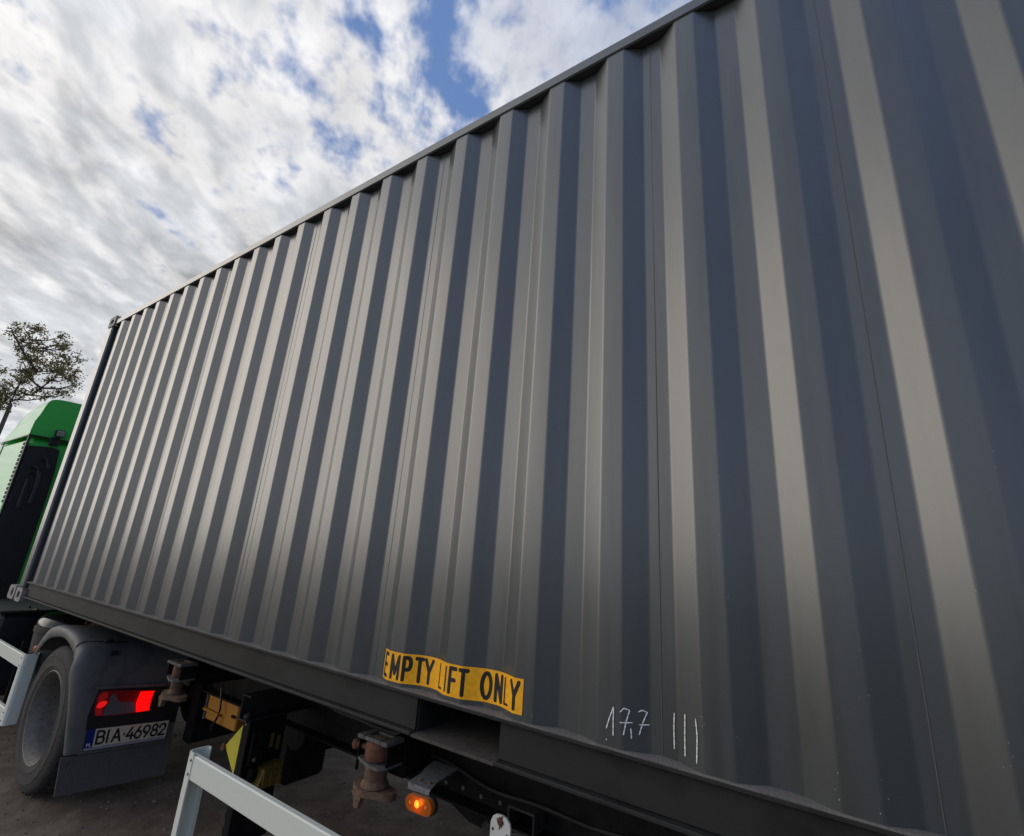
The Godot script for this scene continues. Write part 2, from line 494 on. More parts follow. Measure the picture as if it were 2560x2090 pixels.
func tube(s: SurfaceTool, pts: Array, rad: Array, n := 8) -> void:
	s.set_smooth_group(2)
	var rings := []
	for i in pts.size():
		var d: Vector3 = (pts[mini(i + 1, pts.size() - 1)] - pts[maxi(i - 1, 0)]).normalized()
		var u := d.cross(Vector3.UP if absf(d.y) < 0.9 else Vector3.RIGHT).normalized()
		var v := d.cross(u)
		var r: float = rad[mini(i, rad.size() - 1)]
		var ring := []
		for k in n:
			var a := TAU * k / n
			ring.append(pts[i] + (u * cos(a) + v * sin(a)) * r)
		rings.append(ring)
	for i in pts.size() - 1:
		for k in n:
			var inner: Vector3 = (pts[i] + pts[i + 1]) * 0.5
			var a: Vector3 = rings[i][k]; var b: Vector3 = rings[i][(k + 1) % n]; var c: Vector3 = rings[i + 1][(k + 1) % n]; var d2: Vector3 = rings[i + 1][k]
			tri_out(s, a, b, c, inner); tri_out(s, a, c, d2, inner)
	s.set_smooth_group(-1)

func yaxis(dir: Vector3, at: Vector3) -> Transform3D:
	# a frame whose y axis points along dir
	var y := dir.normalized()
	var x := y.cross(Vector3.UP if absf(y.y) < 0.9 else Vector3.RIGHT).normalized()
	return Transform3D(Basis(x, y, x.cross(y)), at)

func bolt(parent: Node, at: Vector3, dir: Vector3, r: float, h: float, m: Material, called := "bolt") -> void:
	var s := st()
	lathe(s, [Vector2(r, 0), Vector2(r, h * 0.6), Vector2(r * 0.7, h), Vector2(0, h)], 6, yaxis(dir, at))
	put(called, s, m, parent)

# ------------------------------------------------------------------ ground
func ground_y(x: float, z: float, n: FastNoiseLite) -> float:
	var fade := 1.0 / (1.0 + pow(Vector2(x - 1.5, z).length() / 30.0, 2.0))
	return GROUND - 0.004 + (n.get_noise_2d(x, z) * 0.030 + n.get_noise_2d(x * 7.0 + 40.0, z * 7.0) * 0.004) * fade

func make_ground() -> void:
	var n := FastNoiseLite.new()
	n.seed = 33; n.frequency = 0.55; n.fractal_octaves = 4
	var s := SurfaceTool.new()
	s.begin(Mesh.PRIMITIVE_TRIANGLES)
	var c := 150
	var at := []
	for i in c + 1:
		var t := (float(i) / c - 0.5) * 2.0
		at.append(sinh(t * 5.4) / sinh(5.4) * 420.0)
	for j in c + 1:
		for i in c + 1:
			var x: float = at[i] + 1.4
			var z: float = at[j] - 0.6
			s.add_vertex(Vector3(x, ground_y(x, z, n), z))
	for j in c:
		for i in c:
			var a := j * (c + 1) + i
			s.add_index(a); s.add_index(a + 1); s.add_index(a + c + 2)
			s.add_index(a); s.add_index(a + c + 2); s.add_index(a + c + 1)
	var g := put("ground", s, M.ground, self)
	g.set_meta("kind", "structure")
	g.set_meta("label", "bare brown earth and gravel of the lorry yard")
	# loose stones
	var ps := st()
	var ico := SphereMesh.new()
	ico.radius = 0.5; ico.height = 0.8; ico.radial_segments = 7; ico.rings = 4
	var mm := MultiMesh.new()
	mm.transform_format = MultiMesh.TRANSFORM_3D
	mm.mesh = ico
	ico.material = M.pebble
	rng.seed = 5
	mm.instance_count = 5200
	for i in mm.instance_count:
		var x := rng.randf_range(-3.0, 5.5)
		var z := rng.randf_range(-4.5, 1.6)
		var r := rng.randf_range(0.004, 0.013) if rng.randf() < 0.93 else rng.randf_range(0.012, 0.018)
		var b := Basis.from_euler(Vector3(rng.randf() * 6.0, rng.randf() * 6.0, 0.0)).scaled_local(Vector3(r, r * rng.randf_range(0.5, 0.9), r * rng.randf_range(0.7, 1.3)) * 1.6)
		mm.set_instance_transform(i, Transform3D(b, Vector3(x, ground_y(x, z, n) + r * 0.15, z)))
	var mi := MultiMeshInstance3D.new()
	mi.multimesh = mm
	mi.name = "gravel"
	add_child(mi)
	mi.set_meta("kind", "stuff")
	mi.set_meta("label", "loose small stones scattered over the brown earth under the lorry")
	mi.set_meta("category", "gravel")

# ------------------------------------------------------------------ container
func rib(n: int) -> float:
	# x of the right edge of the n-th outer flat of the wall
	var x := n * 0.278
	for q in SEAMS:
		if n > q: x += 0.00284
	if n > 3: x += 0.0119
	return x

func wall_z(x: float) -> float:
	var n0 := int(round(x / 0.279))
	for m in range(n0 - 2, n0 + 3):
		var a := rib(m)
		if x >= a - 0.072 and x <= a: return 0.0
		if x > a and x <= a + 0.068: return -0.036 * (x - a) / 0.068
		if x >= a - 0.140 and x < a - 0.072: return -0.036 * (a - 0.072 - x) / 0.068
	return -0.036

func wall_zs(x: float) -> float:
	# the wall with its bends rounded
	var t := 0.0
	for k in 7: t += wall_z(x + (k - 3) * 0.0014)
	return t / 7.0

func wall_panel(x0: float, x1: float, parent: Node, wob: FastNoiseLite, z0: float, flip: bool) -> void:
	# one pressed sheet of the wall from x0 to x1
	var xs := [x0]
	var m := int(floor(x0 / 0.278)) - 2
	while rib(m) - 0.2 < x1:
		for e in [rib(m) - 0.140, rib(m) - 0.072, rib(m), rib(m) + 0.068]:
			for d in [-0.0048, -0.0022, 0.0, 0.0022, 0.0048]:
				if e + d > x0 + 0.003 and e + d < x1 - 0.003: xs.append(e + d)
		m += 1
	xs.append(x1)
	xs.sort()
	var rows := 15
	var s := SurfaceTool.new()
	s.begin(Mesh.PRIMITIVE_TRIANGLES)
	var sg := -1.0 if flip else 1.0
	for j in rows:
		var y := WALL_H * j / (rows - 1.0)
		for x in xs:
			var z := wall_zs(x)
			var edge := smoothstep(0.0, 0.25, y) * smoothstep(WALL_H, WALL_H - 0.25, y)
			var f := func(xx: float, yy: float) -> float: return wob.get_noise_2d(xx, yy * 0.30) * 0.0011 * edge
			z += f.call(x, y)
			var dzdx: float = (wall_zs(x + 0.0008) - wall_zs(x - 0.0008)) / 0.0016 + (f.call(x + 0.02, y) - f.call(x - 0.02, y)) / 0.04
			var dzdy: float = (f.call(x, y + 0.05) - f.call(x, y - 0.05)) / 0.10
			s.set_normal(Vector3(-dzdx, -dzdy, 1.0 * sg).normalized() if not flip else Vector3(dzdx, dzdy, -1.0).normalized())
			s.set_uv(Vector2(x, y))
			s.add_vertex(Vector3(x, y, z0 + z * sg))
	var c := xs.size()
	for j in rows - 1:
		for i in c - 1:
			var a := j * c + i
			if flip:
				s.add_index(a); s.add_index(a + 1); s.add_index(a + c + 1)
				s.add_index(a); s.add_index(a + c + 1); s.add_index(a + c)
			else:
				s.add_index(a); s.add_index(a + c + 1); s.add_index(a + 1)
				s.add_index(a); s.add_index(a + c); s.add_index(a + c + 1)
	put("wall_panel", s, M.paint, parent, false)

func make_container() -> void:
	var o := thing("shipping_container", "grey corrugated steel shipping container with yellow caution strip and chalked figures, carried on the trailer", "container")
	o.set_meta("label", "grey corrugated steel shipping container with yellow caution strip, carried on the trailer")
	var wob := FastNoiseLite.new()
	wob.seed = 3; wob.frequency = 1.6; wob.fractal_octaves = 2
	var edges := [-0.222]
	for q in SEAMS: edges.append(rib(q) + 0.068 + (0.031 if q != 3 else 0.036))
	edges.append(REAR - 0.17)
	for i in edges.size() - 1:
		wall_panel(edges[i], edges[i + 1], o, wob, 0.0, false)
		wall_panel(edges[i], edges[i + 1], o, wob, -2.374, true)
	for i in range(1, edges.size() - 1):
		# lap joint with its weld
		var s := st()
		var z := wall_z(edges[i])
		tube(s, [Vector3(edges[i], 0.0, z - 0.0002), Vector3(edges[i] + 0.0004, 0.9, z), Vector3(edges[i], 1.7, z - 0.0003), Vector3(edges[i], WALL_H, z)], [0.0016], 6)
		put("seam_weld", s, M.weld, o)
	# top rail: square tube
	for z in [0.0, -2.374]:
		var sgn := 1.0 if z == 0.0 else -1.0
		var s := st()
		box(s, Vector3(-0.24, 2.547, z + 0.006 * sgn), Vector3(REAR - 0.14, 2.606, z - 0.056 * sgn), 0.006)
		put("top_rail", s, M.paint, o)
	# bottom rail: ledge, web and flange, open at the fork pocket
	for side in [1.0, -1.0]:
		var z0 := 0.0 if side > 0.0 else -2.374
		var pockets := [4.55, 4.905, 6.30, 6.655]
		var cuts := [-0.235, pockets[0], pockets[1], pockets[2], pockets[3], REAR - 0.15]
		for k in range(0, 6, 2):
			var s := st()
			box(s, Vector3(cuts[k], -0.120, z0 - 0.022 * side), Vector3(cuts[k + 1], -0.016, z0 - 0.016 * side), 0.001)
			put("rail_web", s, M.rail, o)
		var s1 := st()
		box(s1, Vector3(-0.235, -0.0155, z0 - 0.060 * side), Vector3(REAR - 0.15, -0.003, z0 + 0.007 * side), 0.003)
		put("rail_ledge", s1, M.rail, o)
		for k in range(0, 6, 2):
			var s2 := st()
			box(s2, Vector3(cuts[k], -0.134, z0 - 0.060 * side), Vector3(cuts[k + 1], -0.122, z0 + 0.008 * side), 0.003)
			put("rail_flange", s2, M.rail, o)
		for k in [0, 2]:
			# pocket: floor plate, cheeks, roof
			var s3 := st()
			box(s3, Vector3(pockets[k] + 0.002, -0.136, z0 - 1.0 * side), Vector3(pockets[k + 1] - 0.002, -0.126, z0 + 0.006 * side), 0.002)
			put("fork_pocket_floor", s3, M.pocket, o)
			for x in [pockets[k], pockets[k + 1] - 0.006]:
				var s4 := st()
				box(s4, Vector3(x, -0.125, z0 - 1.0 * side), Vector3(x + 0.006, -0.018, z0 - 0.024 * side), 0.001)
				put("fork_pocket_cheek", s4, M.rail, o)
	# dirt and weld spatter lying on the ledge
	var dn := FastNoiseLite.new()
	dn.seed = 44; dn.frequency = 9.0; dn.fractal_octaves = 4
	var s5 := SurfaceTool.new()
	s5.begin(Mesh.PRIMITIVE_TRIANGLES)
	var step := 0.0125
	var cnt := int((REAR - 0.5) / step)
	for i in cnt:
		var x := -0.21 + i * step
		var zw := wall_zs(x)
		var hh := 0.0015 + maxf(0.0, dn.get_noise_2d(x, 0.0) + 0.25) * 0.0045 * clampf(-zw / 0.036 + 0.25, 0.0, 1.0)
		var zs := [zw - 0.002, zw + 0.006 + dn.get_noise_2d(x, 8.0) * 0.003, lerpf(zw + 0.006, 0.0065, 0.5), 0.0062]
		var ys := [hh, hh * 0.8, 0.0006 + hh * 0.2 + dn.get_noise_2d(x * 2.0, 3.0) * 0.0008, -0.0026]
		for k in 4:
			s5.add_vertex(Vector3(x, ys[k] - 0.001, maxf(zs[k], -0.05)))
	for i in cnt - 1:
		for k in 3:
			var a := i * 4 + k
			s5.add_index(a); s5.add_index(a + 4); s5.add_index(a + 5)
			s5.add_index(a); s5.add_index(a + 5); s5.add_index(a + 1)
	put("ledge_dirt", s5, M.dust, o)
	# corner posts and castings
	for x in [0, 1]:
		for z in [0, 1]:
			var px := -0.40 if x == 0 else REAR + 0.012
			var dx := 1.0 if x == 0 else -1.0
			var pz := 0.012 if z == 0 else -2.386
			var dz := -1.0 if z == 0 else 1.0
			var s := st()
			box(s, Vector3(px + 0.004 * dx, -0.06, pz), Vector3(px + 0.135 * dx, 2.535, pz + 0.16 * dz), 0.012)
			put("corner_post", s, M.paint, o)
			var s9 := st()
			box(s9, Vector3(px + 0.133 * dx, -0.05, pz + 0.052 * dz), Vector3(px + 0.185 * dx, 2.547, pz + 0.060 * dz), 0.001)
			put("post_return", s9, M.rail, o)
			for y in [-0.175, 2.535]:
				casting(o, Vector3(px, y, pz + 0.004 * -dz), dx, dz)
	# roof, floor, ends, cross members
	var r := st()
	box(r, Vector3(-0.30, 2.592, -2.32), Vector3(REAR - 0.1, 2.600, -0.05), 0.002)
	put("roof", r, M.paint, o)
	for k in 2:
		var hx := -0.36 if k == 0 else REAR - 0.02
		for y in [2.54, -0.15]:
			var h := st()
			box(h, Vector3(hx, y, -2.21), Vector3(hx + 0.06, y + 0.08, -0.15), 0.006)
			put("end_frame", h, M.rail, o)
	var fw := st()
	var k0 := -2.24
	while k0 < -0.30:
		box(fw, Vector3(-0.36, -0.03, k0), Vector3(-0.32, 2.54, k0 + 0.11), 0.012)
		box(fw, Vector3(-0.326, -0.03, k0 + 0.11), Vector3(-0.322, 2.54, k0 + 0.23), 0.001)
		k0 += 0.23
	put("front_wall", fw, M.paint, o)
	for z in [-2.21, -1.185]:
		var dd := st()
		box(dd, Vector3(REAR - 0.01, -0.02, z), Vector3(REAR + 0.03, 2.53, z + 1.02), 0.008)
		put("rear_door", dd, M.paint, o)
	var fl := st()
	box(fl, Vector3(-0.30, -0.012, -2.31), Vector3(REAR - 0.1, 0.016, -0.061), 0.002)
	put("floor", fl, M.inside, o)
	var cx := 0.1
	while cx < REAR - 0.2:
		if absf(cx - 4.73) > 0.25 and absf(cx - 6.48) > 0.25:
			var cm := st()
			box(cm, Vector3(cx, -0.13, -2.31), Vector3(cx + 0.045, -0.014, -0.062), 0.003)
			put("cross_member", cm, M.rail, o)
		cx += 0.30
	sticker(o)
	chalk(o)
	flecks(o)

func casting(o: Node, at: Vector3, dx: float, dz: float) -> void:
	# corner block with its oval holes: a shell of plates round a dark hollow
	var s := st()
	var l := 0.174; var h := 0.115; var w := 0.158
	var m := Transform3D(Basis(Vector3(dx, 0, 0), Vector3(0, 1, 0), Vector3(0, 0, dz)), at)
	var hole_face := func(u: float, v: float, hu: float, hv: float, place: Callable) -> void:
		# a rounded plate u x v with an oval hole hu x hv
		var n := 24
		var c := Vector2(u, v) * 0.5
		var prev_o := Vector2.ZERO; var prev_i := Vector2.ZERO
		for i in n + 1:
			var a := TAU * i / n
			var d := Vector2(cos(a), sin(a))
			var k := minf(c.x / maxf(absf(d.x), 1e-4), c.y / maxf(absf(d.y), 1e-4))
			var oo := c + d * k
			var ii := c + Vector2(signf(d.x) * pow(absf(d.x), 0.7) * hu * 0.5, signf(d.y) * pow(absf(d.y), 0.7) * hv * 0.5)
			if i > 0:
				var q := [place.call(prev_o, 0.0), place.call(oo, 0.0), place.call(ii, 0.0), place.call(prev_i, 0.0), place.call(ii, 0.022), place.call(prev_i, 0.022)]
				quad(s, m * q[0], m * q[1], m * q[2], m * q[3])
				quad(s, m * q[3], m * q[2], m * q[4], m * q[5])
			prev_o = oo; prev_i = ii
	hole_face.call(l, h, 0.079, 0.055, func(p: Vector2, t: float) -> Vector3: return Vector3(p.x, p.y, t))
	hole_face.call(w, h, 0.063, 0.055, func(p: Vector2, t: float) -> Vector3: return Vector3(t, p.y, p.x))
	hole_face.call(l, w, 0.12, 0.06, func(p: Vector2, t: float) -> Vector3: return Vector3(p.x, t if at.y < 1.0 else h - t, p.y))
	hole_face.call(l, w, 0.002, 0.002, func(p: Vector2, t: float) -> Vector3: return Vector3(p.x, h - 0.001 if at.y < 1.0 else 0.001, p.y))
	hole_face.call(w, h, 0.002, 0.002, func(p: Vector2, t: float) -> Vector3: return Vector3(l - 0.001, p.y, p.x))
	put("corner_casting", s, M.casting, o)

func sticker(o: Node) -> void:
	# printed yellow strip pressed on to the ribs
	var s := SurfaceTool.new()
	s.begin(Mesh.PRIMITIVE_TRIANGLES)
	var x0 := 4.352; var x1 := 4.991
	var n := 110
	var total := 0.0
	var arcs := [0.0]
	var f := func(x: float) -> float:
		var t := 0.0
		for k in 9: t += wall_z(x + (k - 4) * 0.0062)
		return maxf(t / 9.0, wall_zs(x)) + 0.0016
	for i in range(1, n + 1):
		var xa := lerpf(x0, x1, (i - 1.0) / n); var xb := lerpf(x0, x1, float(i) / n)
		total += Vector2(xb - xa, f.call(xb) - f.call(xa)).length()
		arcs.append(total)
	for i in n + 1:
		var x := lerpf(x0, x1, float(i) / n)
		for k in 2:
			s.set_uv(Vector2(float(i) / n, 1.0 - k))
			var yb := 0.012 + 0.006 * float(i) / n
			s.add_vertex(Vector3(x, yb + k * 0.0985, f.call(x)))
	for i in n:
		var a := i * 2
		s.add_index(a); s.add_index(a + 1); s.add_index(a + 3)
		s.add_index(a); s.add_index(a + 3); s.add_index(a + 2)
	var q := put("caution_strip", s, M.sticker, o)
	q.set_meta("label", "yellow strip reading EMPTY LIFT ONLY in black capitals")

func flecks(o: Node) -> void:
	# tiny chips in the paint, mostly along the edges of the ribs low on the wall
	rng.seed = 808
	var s := st()
	for i in 170:
		var n := rng.randi_range(14, 23)
		var x := rib(n) - (0.072 if rng.randf() < 0.7 else 0.0) + rng.randfn() * 0.006
		var y := 0.02 + 0.75 * pow(rng.randf(), 1.6)
		var r := rng.randf_range(0.0006, 0.0016)
		var p := []
		for k in 5:
			var a := TAU * k / 5.0 + rng.randf() * 0.6
			var q := Vector2(x + cos(a) * r, y + sin(a) * r * rng.randf_range(0.8, 2.2))
			p.append(Vector3(q.x, q.y, wall_zs(q.x) + 0.0009))
		for k in range(1, 4): tri(s, p[0], p[k], p[k + 1])
	var m := put("paint_chips", s, M.chip, o)
	m.set_meta("kind", "stuff")

func ribbon(s: SurfaceTool, pts: Array, w: float) -> void:
	# a chalk stroke that follows the wall
	var c := Curve2D.new()
	for i in pts.size():
		var t := Vector2.ZERO
		if i > 0 and i < pts.size() - 1: t = (pts[i + 1] - pts[i - 1]) * 0.16
		c.add_point(pts[i], -t, t)
	var len := c.get_baked_length()
	var n := maxi(4, int(len / 0.003))
	var prev := []
	for i in n + 1:
		var p := c.sample_baked(len * i / n)
		var p2 := c.sample_baked(minf(len, len * i / n + 0.001)); var p1 := c.sample_baked(maxf(0.0, len * i / n - 0.001))
		var d := (p2 - p1).normalized().orthogonal() * w * 0.5 * (0.75 + 0.35 * sin(i * 1.7) * sin(i * 0.6 + pts[0].x * 90.0))
		if i == 0 or i == n: d *= 0.5
		var a := p + d; var b := p - d
		var cur := [Vector3(a.x, a.y, wall_zs(a.x) + 0.0022), Vector3(b.x, b.y, wall_zs(b.x) + 0.0022)]
		if i > 0: quad(s, prev[0], cur[0], cur[1], prev[1])
		prev = cur

func chalk(o: Node) -> void:
	var v := func(a: Array) -> Array:
		var r := []
		for k in range(0, a.size(), 2): r.append(Vector2(a[k], a[k + 1]))
		return r
	var marks := {
		"chalk_figure": [
			[[5.262, .043, 5.271, .070, 5.283, .100], [5.283, .100, 5.282, .066, 5.282, .030]],
			[[5.301, .090, 5.311, .101, 5.325, .098, 5.317, .072, 5.310, .037], [5.301, .0655, 5.332, .069]],
			[[5.327, .055, 5.3285, .043, 5.329, .031]],
			[[5.344, .095, 5.354, .101, 5.366, .097, 5.355, .070, 5.347, .042], [5.346, .0655, 5.371, .068]],
			[[5.262, .0185, 5.264, .0165]]],
		"chalk_tally": [[[5.437, .110, 5.435, .079, 5.435, .027]], [[5.467, .115, 5.465, .069, 5.464, .020]], [[5.497, .114, 5.500, .077, 5.496, .016]]]}
	for key in marks:
		for g in marks[key]:
			var s := st()
			for line in g: ribbon(s, v.call(line), 0.0037)
			put(key, s, M.chalk, o)

# ------------------------------------------------------------------ trailer
func twistlock(o: Node, x: float, slim := 1.0) -> void:
	# outrigger pad with a lock hanging through it: called once for each lock
	var t := Node3D.new()
	t.name = numbered("twistlock", o)
	o.add_child(t, true)
	t.position = Vector3(x, -0.205, -0.088)
	var s := st()
	# pad with its slot: four bars round the hole
	box(s, Vector3(-0.081, -0.014, -0.050), Vector3(-0.045, 0, 0.044), 0.003)
	box(s, Vector3(0.045, -0.014, -0.050), Vector3(0.081, 0, 0.044), 0.003)
	box(s, Vector3(-0.044, -0.014, 0.014), Vector3(0.044, -0.0005, 0.0435), 0.003)
	box(s, Vector3(-0.044, -0.014, -0.0495), Vector3(0.044, -0.0005, -0.026), 0.003)
	put("pad", s, M.pad, t)
	s = st()
	box(s, Vector3(-0.040, -0.05, -0.024), Vector3(0.035, -0.004, 0.010), 0.008)
	put("lock_head", s, M.pale_rust, t)
	s = st()
	box(s, Vector3(-0.079, -0.075, -0.049), Vector3(-0.073, -0.0145, 0.034), 0.002)
	box(s, Vector3(0.073, -0.080, -0.049), Vector3(0.079, -0.0145, 0.034), 0.002)
	box(s, Vector3(-0.078, -0.075, -0.055), Vector3(0.078, -0.0145, -0.050), 0.002)
	put("bracket", s, M.black_frame, t)
	s = st()
	lathe(s, [Vector2(0.030, -0.012), Vector2(0.047, -0.016), Vector2(0.050, -0.03), Vector2(0.050, -0.066), Vector2(0.046, -0.074), Vector2(0.030, -0.078)], 28, Transform3D(Basis.from_scale(Vector3(slim, 1, slim)), Vector3.ZERO))
	put("sleeve", s, M.rust, t)
	s = st()
	var pl := PackedVector2Array([Vector2(-0.078, -0.049), Vector2(0.079, -0.049), Vector2(0.079, 0.030), Vector2(0.058, 0.054), Vector2(0.020, 0.058), Vector2(-0.060, 0.034), Vector2(-0.078, 0.026)])
	prism(s, pl, -0.088, -0.079, 1)
	put("collar", s, M.pad, t)
	s = st()
	lathe(s, [Vector2(0.030, -0.0885), Vector2(0.044, -0.09), Vector2(0.045, -0.100), Vector2(0.041, -0.108), Vector2(0.042, -0.140), Vector2(0.050, -0.150), Vector2(0.052, -0.158), Vector2(0.02, -0.166)], 28, Transform3D(Basis.from_scale(Vector3(slim, 1, slim)), Vector3.ZERO))
	put("stem", s, M.pale_rust, t)
	# wing nut: a flat four-lobed casting
	s = st()
	var w := PackedVector2Array([Vector2(-0.088, -0.015), Vector2(-0.075, -0.032), Vector2(-0.045, -0.038), Vector2(0.0, -0.050), Vector2(0.045, -0.040), Vector2(0.085, -0.034), Vector2(0.104, -0.018), Vector2(0.104, 0.010), Vector2(0.085, 0.026), Vector2(0.052, 0.034), Vector2(0.020, 0.055), Vector2(-0.020, 0.058), Vector2(-0.050, 0.046), Vector2(-0.078, 0.028), Vector2(-0.090, 0.008)])
	prism(s, w, -0.182, -0.160, 1, Transform3D(Basis(Vector3(0, 0, 1), -0.03), Vector3.ZERO), true)
	prism(s, PackedVector2Array([Vector2(-0.062, -0.176), Vector2(-0.004, -0.176), Vector2(-0.016, -0.205), Vector2(-0.020, -0.222), Vector2(-0.042, -0.224), Vector2(-0.046, -0.200)]), 0.030, 0.052, 2)
	put("wing_nut", s, M.pale_rust, t)
	if slim < 1.0: return
	s = st()
	tube(s, [Vector3(-0.045, -0.045, 0.01), Vector3(-0.105, -0.047, 0.018)], [0.011], 10)
	lathe(s, [Vector2(0, 0.018), Vector2(0.012, 0.014), Vector2(0.017, 0), Vector2(0.012, -0.014), Vector2(0, -0.018)], 12, Transform3D(Basis(), Vector3(-0.108, -0.047, 0.018)))
	put("knob", s, M.rust, t)
	s = st()
	box(s, Vector3(-0.078, -0.125, 0.018), Vector3(-0.066, -0.090, 0.028), 0.002, Transform3D(Basis(Vector3(0, 0, 1), 0.0), Vector3(-0.012, 0, 0)))
	put("pin", s, M.black_frame, t)

func guard(o: Node, x0: float, x1: float, post_at: float, post_dir: float, z: float) -> void:
	# side guard: two flat aluminium planks with a post at one end, each plank a sub-part
	var t := Node3D.new()
	t.name = numbered("side_guard", o)
	o.add_child(t, true)
	for y in [-0.604, -0.982]:
		var s := st()
		box(s, Vector3(x0, y, z - 0.030), Vector3(x1, y + 0.098, z), 0.005)
		put("plank", s, M.alu, t)
	# end post: a bent strip, open inwards
	var s2 := st()
	var d := post_dir
	var prof := PackedVector2Array()
	for p in [Vector2(0.056, 0.0), Vector2(0.020, 0.0), Vector2(0.006, -0.006), Vector2(0.0, -0.020), Vector2(0.0, -0.085), Vector2(0.010, -0.094), Vector2(0.030, -0.094), Vector2(0.030, -0.088), Vector2(0.013, -0.088), Vector2(0.006, -0.080), Vector2(0.006, -0.026), Vector2(0.010, -0.015), Vector2(0.022, -0.008), Vector2(0.056, -0.008)]:
		prof.append(Vector2(post_at + p.x * d, z + 0.004 + p.y))
	prism(s2, prof, -0.990, -0.496, 1)
	put("end_post", s2, M.alu, t)
	for y in [-0.525, -0.580, -0.905, -0.96]:
		bolt(t, Vector3(post_at + 0.044 * d, y, z + 0.004), Vector3(0, 0, 1), 0.006, 0.004, M.zinc, "rivet")
	var bx := x0 + (1.7 if x1 - x0 > 2.0 else 0.72)
	while bx < x1 - 0.2:
		var s3 := st()
		box(s3, Vector3(bx, -0.99, z - 0.075), Vector3(bx + (0.05 if x1 - x0 > 2.0 else 0.015), -0.44, z - 0.031), 0.004)
		put("hanger", s3, M.black_frame, t)
		bx += 1.6

